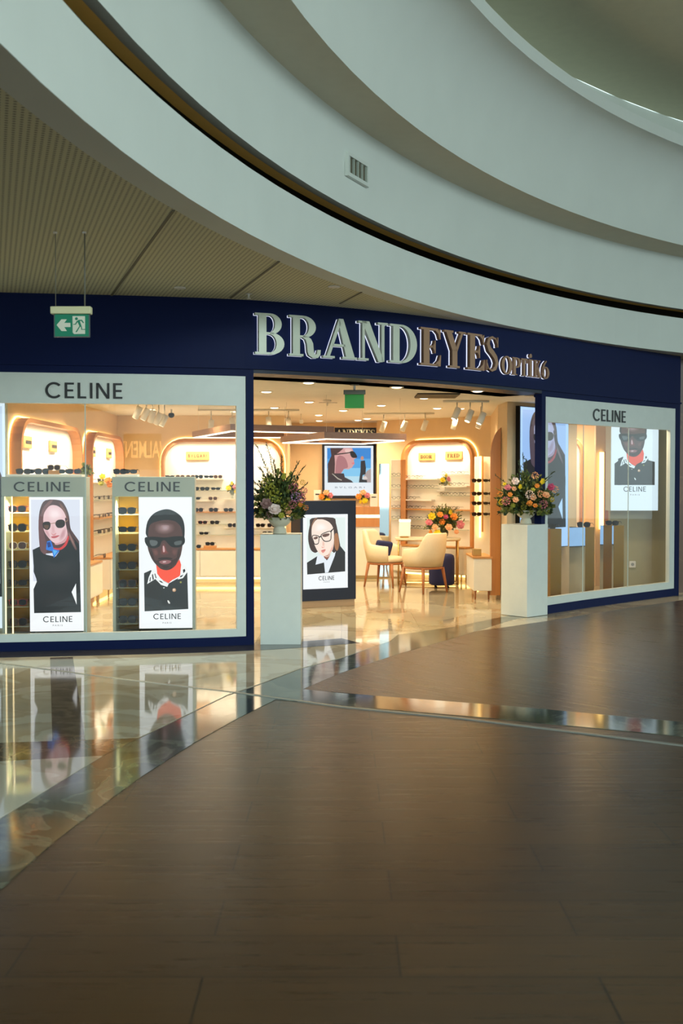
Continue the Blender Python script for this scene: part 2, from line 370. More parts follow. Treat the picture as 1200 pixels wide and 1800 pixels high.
# ------------------------------------------------------------ structure: floors
CR = (12.132, 2.892)      # centre of the round atrium
def poly_floor(px, m, z, label):
    mb = MB(); pts = [Pz(x, y, 0) for x, y in px]
    mb.slab([(p.x, p.y) for p in pts], m, z-.02, z); return struct(mb, 'floor', label)
mb = MB(); mb.face([(-30, -30, 0), (35, -30, 0), (35, 30, 0), (-30, 30, 0)], FLOORB); struct(mb, 'floor', 'brown wood-look plank floor of the mall')
mb = MB()
xs = [-5+.25*i for i in range(43)]
pts = [fp(X, .35) for X in xs]
mb.slab([(p.x, p.y) for p in pts]+[(5.8, 19), (-5.5, 19)], CREAMS, -.02, .0022); struct(mb, 'floor', 'glossy cream marble floor inside the shop')
poly_floor([(600, 1183), (700, 1148), (805, 1120), (900, 1090), (967, 1079), (1100, 1062), (1195, 1047), (1400, 1020), (1400, 1290), (1200, 1270), (900, 1243), (700, 1227), (600, 1218), (532, 1212)], FLOORA, .002, 'diagonal wood-look planks before the right window')
poly_floor([(-60, 1152), (230, 1145), (450, 1136), (560, 1128), (640, 1117), (700, 1115), (685, 1128), (600, 1157), (530, 1175), (450, 1205), (400, 1222), (320, 1261), (245, 1297), (150, 1302), (0, 1307), (-120, 1311)], CREAM, .004, 'cream marble paving before the left window')
poly_floor([(-200, 1308), (245, 1299), (320, 1263), (400, 1224), (450, 1207), (530, 1176), (600, 1158), (685, 1128), (700, 1116), (800, 1102), (900, 1081), (967, 1078), (900, 1090), (805, 1120), (700, 1150), (600, 1183), (532, 1212), (600, 1219), (900, 1242), (1200, 1270), (1400, 1290), (1400, 1318), (1200, 1295), (850, 1262), (600, 1241), (485, 1230), (420, 1262), (340, 1307), (250, 1365), (195, 1405), (100, 1477), (0, 1565), (-130, 1700), (-400, 1700)], GREENM, .003, 'dark green marble border band')
poly_floor([(-200, 1350), (0, 1340), (180, 1330), (0, 1440), (-300, 1640)], CREAM, .005, 'pointed cream marble inlay at left')
poly_floor([(-200, 1312), (0, 1307), (150, 1302), (245, 1298), (180, 1330), (0, 1340), (-200, 1350)], BROWNM, .0045, 'brown marble strip at left')
poly_floor([(88, 1157), (128, 1156), (150, 1302), (92, 1304)], BROWNM, .0055, 'brown marble strip between two cream slabs')
mb = MB(); a = [Pz(x, y, 0) for x, y in [(-200, 1140), (0, 1167), (220, 1195), (430, 1220), (600, 1243), (810, 1263), (1200, 1311), (1500, 1350)]]
L_ = [(p.x, p.y+.012) for p in a]+[(p.x, p.y-.02) for p in a[::-1]]
mb.slab(L_, mat('steel_joint', (150, 150, 140), .35, .6), -.01, .007); struct(mb, 'trim_1', 'thin metal expansion joint across the floor')
mb = MB(); mb.sweep([-4+.25*i for i in range(17)], [(0, .0035), (.34, .0035), (.34, .006), (0, .006)], mat('plinth_reflection', (60, 58, 52), .12), fp); struct(mb, 'painted_reflection', 'dark granite strip along the left window')  # flat dark strip imitates the facade base mirrored in the paving
# ------------------------------------------------------------ structure: atrium rings
def ring_curve(A, off):  # A degrees, off = radius
    return Vector((CR[0]+off*math.cos(math.radians(A)), CR[1]+off*math.sin(math.radians(A)), 0))
AN = [215-2*i for i in range(80)]
def ring(prof, m, name, label, smooth=False, an=AN):
    mb = MB(); k = mb.mi(m); rings = [[mb.bm.verts.new((*ring_curve(A, r)[:2], z)) for r, z in prof] for A in an]
    for i in range(len(rings)-1):
        for j in range(len(prof)-1):
            f = mb.bm.faces.new((rings[i][j], rings[i+1][j], rings[i+1][j+1], rings[i][j+1])); f.smooth = smooth
    return struct(mb, name, label)
ring([(13.68, 3.165), (13.48, 3.16), (13.48, 3.60), (13.60, 3.60)], PLASTER, 'ceiling', 'lowest curved white balcony edge')
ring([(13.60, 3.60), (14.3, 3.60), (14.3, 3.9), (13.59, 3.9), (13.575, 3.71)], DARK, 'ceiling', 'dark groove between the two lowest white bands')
ring([(13.575, 3.71), (13.57, 3.70), (13.48, 3.70)], GOLD, 'trim_3', 'thin gold line in the dark groove')
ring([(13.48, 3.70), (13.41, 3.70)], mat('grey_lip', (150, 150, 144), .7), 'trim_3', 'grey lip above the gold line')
ring([(13.41, 3.70), (13.41, 4.0)]+[(13.41-.10*(1-math.cos(math.radians(t))), 4.0+.325*math.sin(math.radians(t))) for t in range(12, 91, 13)], PLASTER, 'ceiling', 'second curved white band with a vent', True)
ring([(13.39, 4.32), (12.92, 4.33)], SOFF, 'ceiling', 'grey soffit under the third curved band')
prof = [(12.92, 4.33), (12.90, 4.55)]+[(12.90-.42*(1-math.cos(math.radians(t))), 4.55+.71*math.sin(math.radians(t))) for t in range(10, 91, 10)]
ring(prof, PLASTER, 'ceiling', 'third curved band bending inwards at its top', True)
ring([(12.48, 5.26), (12.47, 5.375), (12.60, 5.375), (13.3, 5.375), (13.3, 6.0)], PLASTER, 'ceiling', 'thin white rim of the upper recess')
mb = MB(); mb.face([(*ring_curve(A, 13.3)[:2], 6.0) for A in range(0, 360, 4)], mat('upper_ceiling', (228, 224, 198), .85)); struct(mb, 'ceiling', 'flat dim ceiling above the atrium')
# perforated lower ceiling
def annulus(r0, r1, m, label, z=3.165):
    mb = MB(); mb.mi(m)
    A = [ring_curve(a_, r0) for a_ in AN]; B = [ring_curve(a_, r1) for a_ in AN]
    for i in range(len(AN)-1): mb.face([(A[i].x, A[i].y, z), (A[i+1].x, A[i+1].y, z), (B[i+1].x, B[i+1].y, z), (B[i].x, B[i].y, z)], m)
    bmesh.ops.remove_doubles(mb.bm, verts=mb.bm.verts, dist=.0005)
    return struct(mb, 'ceiling', label)
annulus(13.68, 21, PERF, 'perforated metal ceiling before the shop')
mb = MB()
for (a, b) in [((305, 370), (195, 521)), ((490, 460), (405, 524)), ((635, 514), (597, 534))]:
    p = Pz(*a, 3.16); q = Pz(*b, 3.16); d = (q-p).normalized(); n = Vector((-d.y, d.x, 0))*.009
    mb.slab([tuple((p+n)[:2]), tuple((q+n)[:2]), tuple((q-n)[:2]), tuple((p-n)[:2])], mat('panel_seam', (120, 114, 94), .8), 3.157, 3.164)
struct(mb, 'trim_4', 'dark seams between perforated ceiling panels')
# ------------------------------------------------------------ structure: facade
XL0 = -6.0
XJ0, XJ1 = fx(441), fx(446)                     # left jamb
XR0, XR1 = fx(951), fx(958)
XE = fx(1186); XEND = fx(1194)
def rng(a, b, s=.12): n = max(2, int((b-a)/s)+1); return [a+(b-a)*i/n for i in range(n+1)]
mb = MB()
mb.sweep(rng(XL0, XEND), [(0, 2.535), (.0, 3.165), (-.3, 3.165), (-.3, 2.535)], NAVY, fp)
mb.sweep(rng(XL0, XEND), [(.02, 2.535), (.02, 2.555), (-.01, 2.555), (-.01, 2.535)], NAVY, fp)
struct(mb, 'wall_front', 'navy fascia above the shop windows')
mb = MB(); mb.sweep(rng(XJ0, XR1), [(0, 2.50), (0, 2.534), (-.62, 2.534), (-.62, 2.50)], NAVYD, fp); struct(mb, 'wall_front', 'dark underside of the fascia over the entrance')
XF = fx(433)
mb = MB(); mb.sweep(rng(XL0, XF), [(0, 2.47), (0, 2.535), (-.16, 2.535), (-.16, 2.47)], NAVY, fp)
mb.sweep(rng(XL0, XF), [(0, 0), (0, .085), (-.16, .085), (-.16, 0)], NAVY, fp)
mb.sweep(rng(XF, XJ1), [(0, 0), (0, 2.535), (-.3, 2.535), (-.3, 0)], NAVY, fp); struct(mb, 'wall_front', 'navy surround of the left window')
mb = MB(); mb.sweep(rng(XR1, XE), [(0, 2.47), (0, 2.535), (-.16, 2.535), (-.16, 2.47)], NAVY, fp)
mb.sweep(rng(XR1, XE), [(0, 0), (0, .10), (-.16, .10), (-.16, 0)], NAVY, fp)
mb.sweep(rng(XR0, XR1), [(0, 0), (0, 2.535), (-.09, 2.535), (-.09, 0)], NAVY, fp)
mb.sweep(rng(XE, XEND), [(0, 0), (0, 2.535), (-.04, 2.535), (-.04, 0)], NAVY, fp); struct(mb, 'wall_front', 'navy surround of the right window')
def shop_window(n, label, Xa, Xb, za, zb, ga, gb, gx0, gx1, seams, txtpx, ty):
    r = thing('window_%d' % n, label, None, (0, 0, 0), kind='structure')
    mb = MB()
    for X0, X1, z0, z1 in [(Xa, Xb, gb, zb), (Xa, Xb, za, ga), (gx1, Xb, ga, gb)]+([(Xa, gx0, ga, gb)] if gx0 > Xa else []):
        mb.sweep(rng(X0, X1), [(-.005, z0), (-.005, z1), (-.06, z1), (-.06, z0)], WHITEP, fp)
    mb.build('window_frame', r)
    cuts = [gx0]+seams+[gx1]
    for i in range(len(cuts)-1):
        mb = MB(); k = mb.mi(GLASS); xx = rng(cuts[i]+(.002 if i else 0), cuts[i+1]-.002, .4)
        for a, b in zip(xx[:-1], xx[1:]):
            p, q = fp(a, -.035), fp(b, -.035); mb.face([(p.x, p.y, ga), (q.x, q.y, ga), (q.x, q.y, gb), (p.x, p.y, gb)], GLASS)
        mb.build('glass_pane', r)
        if i:
            mb = MB(); p = fp(cuts[i], -.035); mb.box(p.x-.004, p.y-.006, ga, p.x+.004, p.y+.006, gb, mat('glass_edge', (190, 205, 195), .2)); mb.build('glass_joint', r)
    X0, X1 = fx(txtpx[0]), fx(txtpx[1]); p = fp(X0, .001); q = fp(X1, .001); t = (q-p); W = t.length; t.normalize()
    z0 = EYE+(CY-ty[1])/F*p.y+.0; z1 = EYE+(CY-ty[0])/F*p.y
    mb = MB(); put_sans(mb, BLACKT, 0, z0, W, z1-z0, -.004, .004)
    mb.bm.transform(Matrix.Translation((p.x, p.y, 0)) @ Matrix.Rotation(math.atan2(t.y, t.x), 4, 'Z')); mb.build('lettering', r, 'black sans-serif lettering')
shop_window(1, 'large left shop window in a white frame', XL0, fx(432), .085, 2.47, .155, 2.2, XL0, fx(416), [fx(150)], (81, 216), (672.5, 700))
shop_window(2, 'right shop window in a white frame', fx(958.5), XE, .10, 2.47, .19, 2.185, fx(963), fx(1177.5), [fx(1029), fx(1108)], (1041, 1098), (718.5, 739.5))
p = fp(XEND, 0)
mb = MB(); mb.box(p.x+.02, p.y+.3, 0, p.x+3, p.y+.8, 3.16, BROWNW); struct(mb, 'wall_right', 'brown stone wall beyond the shop')
# ------------------------------------------------------------ structure: shop room
ZC = 2.5
LWX = -3.35
BV = 16.2; BK = 18.2
DA = Pd(662, 848, 17.6); DB = Pd(862, 848, 16.25)
mb = MB(); pts = [fp(X, -.31) for X in rng(-5.5, 4.6, .3)]
mb.slab([(p.x, p.y) for p in pts]+[(4.9, 19), (-5.6, 19)], SHOPC, ZC, ZC+.05); struct(mb, 'ceiling', 'warm white ceiling inside the shop')
def wallseg(a, b, name, label, m=BEIGE, z0=0, z1=ZC, th=.08):
    a = Vector((a[0], a[1], 0)); b = Vector((b[0], b[1], 0)); t = (b-a).normalized(); n = Vector((t.y, -t.x, 0)); mb = MB()
    q = [a, b, b-n*th, a-n*th]; mb.slab([(v.x, v.y) for v in q], m, z0, z1); return struct(mb, name, label)
wallseg((LWX, 10.75), (LWX, BV), 'wall_left', 'beige left wall of the shop with two arched niches')
wallseg((LWX, BV), (-.85, BV), 'wall_back', 'beige rear wall with the wide arched display')
wallseg((-.85, BV+.081), (-.85, BK-.001), 'wall_left', 'short return wall beside the counter')
wallseg((-.85, BK), (.62, BK), 'wall_back', 'beige wall behind the counter')
wallseg((.62, BK), (DA.x, DA.y), 'wall_right', 'short return wall right of the counter')
wallseg((DA.x, DA.y), (DB.x, DB.y), 'wall_back', 'angled beige wall with the arched eyeglass display')
wallseg((DB.x, DB.y), (2.02, 14.0), 'wall_right', 'beige right wall beside the entrance column')
c0 = Vector((2.05, 13.4, 0)); cd = Vector((1, 1, 0)).normalized()
c1 = c0+cd*1.56
mb = MB(); mb.slab([(2.02, 13.98), (c0.x, c0.y), (c1.x, c1.y), (c1.x-.1, c1.y+.3), (2.3, 14.2)], mat('column_beige', (196, 176, 144), .6), 0, ZC); struct(mb, 'wall_right', 'beige column wall that carries the tall screen')
mb = MB(); mb.box(3.69, 14.85, 0, 5.2, 14.95, ZC, mat('taupe_wall', (166, 158, 122), .7)); struct(mb, 'wall_right', 'taupe wall behind the right window')
mb = MB(); mb.box(2.3, 17.0, 0, 5.2, 17.1, ZC, BEIGE); struct(mb, 'wall_back', 'warm beige wall seen through the right window')
mb = MB(); mb.box(4.15, 14.955, 0, 4.25, 16.99, ZC, BEIGE); struct(mb, 'wall_right', 'warm beige side wall seen through the right window')
mb = MB(); mb.box(-6.2, 9.6, 0, -6.1, 13, 2.5, BEIGE); struct(mb, 'wall_left', 'beige wall outside the left edge')

# lamps of the shop: recessed downlights
dl = [(468, 688), (542, 672), (482, 716), (543, 706), (560, 729), (561, 739), (603, 721), (670, 712), (697, 726), (697, 680), (768, 717), (839, 687), (629, 738), (745, 699)]
extra = [(-2.7, 11.2), (-1.6, 11.0), (-2.8, 12.8), (-1.7, 13.0), (-2.6, 14.8), (-1.5, 15.2), (1.6, 14.6), (3.1, 13.6), (3.9, 14.4), (.4, 16.9), (3.3, 16)]
def downlight_proto():
    r = thing('ceiling_downlight', 'small round recessed downlight in the shop ceiling', 'ceiling light', (0, 0, ZC))
    mb = MB(); mb.lathe([(.06, -.008), (.072, -.008), (.076, 0.0), (.06, 0.0)], WHITEM, 20); mb.build('trim_ring', r)
    mb = MB(); mb.lathe([(.001, -.018), (.035, -.015), (.059, -.007), (.059, -.001)], EM((255, 232, 190), 6), 20); mb.build('lamp_lens', r); return r
proto = downlight_proto()
for i, q in enumerate(dl+extra):
    p = Pz(q[0], q[1], ZC) if q[0] > 50 else Vector((q[0], q[1], ZC))
    if i == 0: proto.location = p; o = proto
    else: o = dup(proto, p)
    o['group'] = 'recessed downlights of the shop ceiling'
    l = lamp('downlight_beam', 'SPOT', (p.x, p.y, ZC-.04), (0, 0, 0), 54, WARM, .05, spot_size=2.6, spot_blend=.8)
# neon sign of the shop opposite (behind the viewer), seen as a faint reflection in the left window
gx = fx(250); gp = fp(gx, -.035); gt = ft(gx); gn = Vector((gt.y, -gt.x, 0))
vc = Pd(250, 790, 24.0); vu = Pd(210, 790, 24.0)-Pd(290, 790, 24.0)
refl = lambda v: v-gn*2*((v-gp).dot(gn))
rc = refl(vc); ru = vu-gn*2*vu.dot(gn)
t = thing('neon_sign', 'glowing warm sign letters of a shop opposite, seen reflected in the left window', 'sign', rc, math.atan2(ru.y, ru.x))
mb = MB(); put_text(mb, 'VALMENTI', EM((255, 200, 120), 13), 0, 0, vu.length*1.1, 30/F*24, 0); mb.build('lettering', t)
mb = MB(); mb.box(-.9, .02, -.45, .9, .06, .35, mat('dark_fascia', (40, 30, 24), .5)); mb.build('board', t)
# ------------------------------------------------------------ posters
def photo_map(bx, by):
    x0, x1 = bx; y0, y1 = by
    return lambda p, w_, h_: ((p[0]-x0)/(x1-x0)*w_, h_-(p[1]-y0)/(y1-y0)*h_)
HAIRB = (84, 56, 58); BLK = (26, 26, 30)
POSTER_A = dict(box=((272, 785), (75, 1395)), bg=(250, 252, 255), L=[
    ((222, 226, 240), [(290, 100), (755, 100), (755, 900), (290, 900)], 0), ((250, 252, 255), [(290, 700), (300, 590), (312, 1215), (290, 1215)], 0),
    (HAIRB, [(430, 105), (560, 105), (610, 150), (650, 250), (665, 380), (700, 440), (748, 540), (600, 600), (430, 630), (390, 610), (368, 500), (362, 300), (380, 180)], 1),
    ((122, 84, 84), [(470, 108), (500, 108), (450, 180), (420, 300), (400, 420), (385, 300), (400, 190)], 1),
    ((120, 78, 66), [(560, 130), (610, 190), (645, 300), (655, 430), (690, 520), (640, 470), (625, 330), (590, 220)], 1),
    (BLK, [(302, 592), (390, 550), (430, 640), (520, 660), (600, 545), (690, 470), (748, 545), (760, 1210), (312, 1215), (308, 980), (340, 905), (312, 760)], 0),
    ((44, 42, 44), [(365, 680), (520, 710), (700, 680), (705, 860), (560, 900), (365, 860)], (26, 26, 30)),
    ((36, 34, 36), [(390, 1010), (620, 1010), (660, 1140), (380, 1150)], (26, 26, 30)),
    ((214, 160, 165), [(560, 400), (640, 380), (625, 500), (560, 540), (510, 530)], 1),
    ((238, 200, 204), [(480, 155), (540, 160), (590, 200), (620, 260), (634, 330), (632, 420), (612, 480), (560, 520), (510, 525), (460, 480), (420, 420), (405, 360), (410, 250), (440, 190)], 1),
    ((218, 166, 172), [(412, 380), (450, 410), (470, 460), (460, 475), (430, 430)], (236, 196, 200)),
    ((252, 228, 230), [(470, 190), (550, 190), (580, 260), (540, 290), (500, 300), (460, 270)], (238, 200, 204)), ((206, 156, 162), [(590, 400), (620, 380), (610, 460), (570, 500), (560, 470)], (236, 196, 200)), ((226, 178, 182), [(488, 350), (505, 350), (520, 425), (500, 440), (484, 425)], (238, 200, 204)), ((72, 48, 52), [(620, 300), (650, 330), (670, 430), (700, 500), (660, 480), (640, 420)], (84, 56, 58)), ((150, 112, 104), [(640, 400), (655, 420), (715, 560), (700, 570), (650, 460)], (84, 56, 58)),
    ((110, 72, 74), [(362, 300), (400, 240), (412, 420), (440, 560), (430, 630), (400, 625), (370, 560)], 1),
    ((40, 120, 220), [(430, 590), (440, 510), (478, 500), (500, 570), (560, 600), (505, 672), (488, 605), (460, 600)], 0),
    ((90, 180, 240), [(495, 590), (540, 605), (508, 650)], 0), ((20, 50, 130), [(440, 520), (470, 515), (480, 560), (450, 570)], 0),
    ((216, 62, 66), [(500, 572), (560, 575), (610, 530), (640, 460), (650, 470), (628, 545), (575, 592), (520, 590)], 1),
    ((44, 34, 34), [(402, 330), (425, 316), (465, 318), (476, 345), (468, 380), (445, 398), (415, 385), (402, 360)], 1),
    ((44, 34, 34), [(522, 325), (545, 300), (590, 296), (614, 320), (610, 355), (585, 376), (545, 376), (526, 355)], 1),
    ((100, 70, 56), [(415, 350), (460, 352), (445, 390), (420, 378)], 1),
    ((160, 120, 90), [(474, 332), (525, 325), (525, 331), (474, 338)], 0), ((160, 120, 90), [(612, 318), (640, 300), (641, 306), (612, 326)], 0),
    ((222, 150, 152), [(478, 420), (500, 440), (530, 425), (520, 448), (495, 450)], 1),
    ((196, 96, 104), [(480, 463), (515, 455), (562, 450), (530, 474), (495, 478)], 1),
    ((250, 252, 255), [(715, 925), (720, 1135), (672, 1010)], 0)],
    text=((398, 678), (1248, 1305)), sub=((490, 585), (1330, 1345)))
SKD = (84, 54, 50)
POSTER_B = dict(box=((275, 700), (55, 1110)), bg=(248, 252, 255), L=[
    (SKD, [(348, 290), (400, 225), (500, 215), (590, 235), (628, 300), (630, 380), (610, 520), (570, 595), (520, 638), (450, 630), (400, 580), (365, 480), (345, 370)], 1),
    ((255, 84, 58), [(410, 585), (440, 618), (500, 638), (560, 610), (598, 555), (618, 620), (602, 690), (540, 722), (510, 748), (450, 712), (420, 670)], 0),
    ((60, 36, 34), [(405, 580), (440, 560), (540, 560), (590, 540), (570, 600), (515, 640), (450, 632)], 1),
    ((148, 116, 116), [(425, 275), (480, 268), (540, 280), (545, 320), (500, 345), (440, 340), (412, 310)], (84, 54, 50)), ((52, 32, 30), [(352, 470), (372, 460), (400, 560), (440, 610), (420, 600), (380, 550)], (80, 52, 48)), ((52, 32, 30), [(608, 470), (590, 470), (575, 560), (540, 600), (560, 600), (595, 540)], (80, 52, 48)),
    ((176, 150, 152), [(460, 285), (510, 285), (505, 315), (468, 318)], (148, 116, 116)),
    ((28, 27, 30), [(330, 330), (345, 250), (390, 190), (450, 160), (510, 152), (570, 175), (620, 220), (640, 290), (638, 380), (625, 370), (612, 300), (570, 252), (500, 238), (430, 248), (372, 270), (352, 315), (348, 375), (335, 360)], 1),
    ((138, 66, 62), [(464, 440), (482, 435), (498, 490), (512, 503), (480, 516), (450, 503)], (84, 54, 50)), ((210, 170, 170), [(466, 450), (476, 450), (482, 490), (468, 495)], 1),
    ((116, 70, 64), [(385, 480), (420, 478), (428, 515), (404, 525)], (84, 54, 50)), ((110, 68, 64), [(540, 478), (580, 478), (570, 520), (545, 515)], (84, 54, 50)), ((50, 30, 30), [(450, 605), (520, 605), (510, 628), (470, 630)], (84, 54, 50)),
    ((18, 18, 20), [(322, 400), (330, 376), (400, 372), (465, 378), (500, 378), (560, 370), (630, 372), (643, 400), (636, 430), (600, 458), (540, 456), (508, 430), (482, 402), (456, 412), (440, 448), (400, 465), (350, 455), (328, 425)], 1),
    ((92, 98, 98), [(362, 400), (422, 408), (415, 440), (375, 445)], 1), ((84, 90, 90), [(560, 415), (615, 405), (610, 435), (565, 440)], 1),
    ((42, 26, 26), [(430, 545), (480, 538), (540, 545), (530, 555), (440, 556)], 1),
    ((150, 96, 98), [(436, 572), (480, 560), (532, 568), (515, 588), (480, 594), (450, 588)], 1), ((220, 190, 190), [(466, 572), (490, 570), (488, 578), (468, 580)], 1),
    ((38, 40, 42), [(315, 665), (370, 640), (450, 712), (510, 750), (600, 700), (660, 640), (668, 957), (318, 972)], 0),
    ((246, 248, 248), [(378, 640), (405, 625), (420, 680), (470, 728), (512, 752), (500, 776), (450, 760), (405, 712), (340, 752), (352, 700)], 0),
    ((246, 248, 248), [(612, 595), (650, 612), (664, 655), (625, 708), (582, 718), (604, 680)], 0),
    (BLK, [(378, 680), (386, 670), (394, 715), (384, 720)], 0), (BLK, [(398, 670), (404, 668), (415, 705), (408, 706)], 0), (BLK, [(362, 700), (370, 695), (366, 730), (358, 734)], 0),
    (BLK, [(430, 725), (450, 728), (470, 745), (452, 742)], 0), (BLK, [(625, 640), (640, 632), (646, 650), (630, 668)], 0), (BLK, [(604, 690), (630, 678), (618, 695), (602, 702)], 0),
    ((238, 240, 238), [(465, 782), (480, 780), (474, 790)], 0), ((206, 160, 120), arc(555, 802, 15, 15, 0, 330, 11), 0), ((250, 240, 230), arc(553, 800, 6, 6, 0, 330, 11), 0),
    ((240, 240, 236), [(502, 885), (512, 888), (522, 908), (514, 912), (504, 900)], 1), ((150, 150, 70), arc(608, 740, 8, 8, 0, 330, 9), 0)],
    text=((388, 608), (992, 1036)), sub=((462, 532), (1060, 1072)))
POSTER_C = dict(box=((105, 865), (295, 1430)), bg=(244, 248, 250), L=[
    ((228, 240, 236), [(165, 345), (820, 345), (820, 1020), (165, 1020)], 0),
    ((70, 52, 46), [(250, 350), (610, 347), (660, 430), (700, 600), (735, 780), (775, 915), (700, 900), (640, 900), (500, 800), (350, 862), (300, 878), (230, 830), (190, 700), (190, 580), (215, 450)], 1),
    ((170, 116, 76), [(640, 600), (690, 600), (715, 740), (690, 850), (650, 830), (630, 740)], 1), ((150, 110, 84), [(300, 352), (340, 352), (270, 430), (250, 560), (245, 450)], 1),
    ((44, 42, 42), [(165, 1025), (340, 930), (460, 960), (530, 975), (660, 880), (740, 790), (820, 880), (820, 1178), (170, 1205)], 0),
    ((232, 240, 246), [(340, 930), (440, 900), (500, 1000), (655, 865), (640, 930), (528, 1184), (472, 1190), (455, 1030), (310, 1060)], 0),
    ((150, 90, 70), [(450, 900), (560, 900), (580, 860), (530, 970), (470, 970)], 1),
    ((252, 230, 214), [(345, 368), (450, 375), (560, 430), (620, 540), (622, 760), (580, 870), (520, 935), (430, 925), (350, 860), (290, 750), (250, 640), (245, 520), (275, 430)], 1),
    ((238, 178, 158), [(600, 770), (615, 720), (605, 820), (570, 880), (540, 900), (560, 850)], (252, 228, 212)), ((255, 246, 238), [(330, 440), (450, 440), (500, 510), (380, 550), (310, 540)], (252, 230, 214)), ((240, 196, 176), [(430, 700), (455, 700), (465, 770), (440, 785), (425, 770)], (252, 230, 214)), ((200, 140, 120), [(470, 925), (520, 915), (550, 880), (540, 930), (500, 945)], (252, 226, 208)), ((100, 72, 60), [(300, 362), (420, 360), (560, 380), (480, 372), (360, 368)], (84, 62, 54)),
    ((110, 80, 70), [(420, 610), (470, 590), (545, 590), (530, 625), (450, 640)], 1), ((110, 80, 70), [(275, 650), (330, 630), (350, 655), (300, 675)], 1),
    ((236, 150, 136), [(412, 785), (440, 800), (460, 785), (455, 800), (425, 808)], 1),
    ((232, 150, 138), [(402, 846), (430, 834), (478, 826), (470, 858), (435, 884), (412, 866)], 1), ((190, 104, 98), [(404, 850), (478, 836), (470, 846), (430, 856)], 0), ((96, 66, 52), arc(335, 652, 13, 11, 0, 330, 9), 0), ((96, 66, 52), arc(478, 628, 14, 12, 0, 330, 9), 0)],
    rings=[((30, 26, 28), [(252, 615), (340, 612), (372, 640), (362, 735), (315, 755), (280, 735)], 13), ((30, 26, 28), [(398, 605), (480, 565), (570, 552), (580, 640), (560, 700), (480, 715), (425, 680)], 14)],
    top=[((30, 26, 28), [(368, 630), (400, 622), (402, 640), (370, 650)], 0), ((30, 26, 28), [(565, 545), (620, 500), (622, 515), (575, 570)], 0)],
    text=((360, 628), (1238, 1300)), sub=((445, 545), (1322, 1338)))
POSTER_D = dict(box=((705, 1172), (125, 608)), bg=(235, 242, 248), L=[
    ((52, 136, 214), [(730, 145), (1150, 145), (1150, 250), (730, 250)], 0), ((80, 166, 230), [(730, 250), (1150, 250), (1150, 340), (730, 340)], 0),
    ((132, 202, 242), [(730, 340), (1150, 340), (1150, 420), (730, 420)], 0), ((186, 224, 240), [(730, 420), (1150, 420), (1150, 482), (730, 482)], 0),
    ((74, 48, 48), [(760, 146), (960, 146), (900, 175), (850, 230), (850, 380), (800, 410), (736, 430), (736, 300), (770, 220)], 0),
    ((216, 160, 158), [(890, 146), (968, 146), (985, 185), (1012, 242), (986, 256), (992, 300), (968, 335), (935, 352), (892, 350), (860, 400), (800, 400), (805, 300), (800, 215), (840, 190)], 0),
    ((178, 118, 122), [(830, 230), (900, 240), (930, 330), (890, 350), (850, 400), (810, 390)], 1), ((236, 196, 190), [(900, 160), (960, 160), (975, 200), (920, 200)], 1),
    ((34, 26, 28), [(948, 184), (975, 176), (1000, 195), (1018, 236), (980, 242), (958, 225)], 1), ((50, 40, 38), [(800, 205), (950, 185), (950, 196), (802, 216)], 0),
    ((226, 120, 130), [(965, 290), (990, 285), (992, 300), (970, 303)], 0),
    ((62, 46, 50), [(736, 420), (800, 392), (890, 392), (900, 430), (960, 460), (982, 481), (736, 481)], 0), ((196, 186, 170), [(776, 396), (782, 394), (838, 440), (872, 456), (868, 462), (832, 448)], 0),
    ((176, 160, 158), [(1075, 430), (1110, 370), (1150, 345), (1150, 481), (1105, 481)], 0), ((220, 206, 200), [(1070, 425), (1100, 418), (1120, 445), (1080, 452)], 0),
    ((40, 34, 40), [(1052, 272), (1092, 266), (1102, 340), (1098, 400), (1070, 410), (1066, 450), (1112, 458), (1112, 480), (1034, 480), (1048, 380)], 0), ((206, 140, 112), arc(1066, 245, 15, 20, 0, 330, 11), 0)],
    text2=('BVLGARI', (805, 1090), (520, 536)))
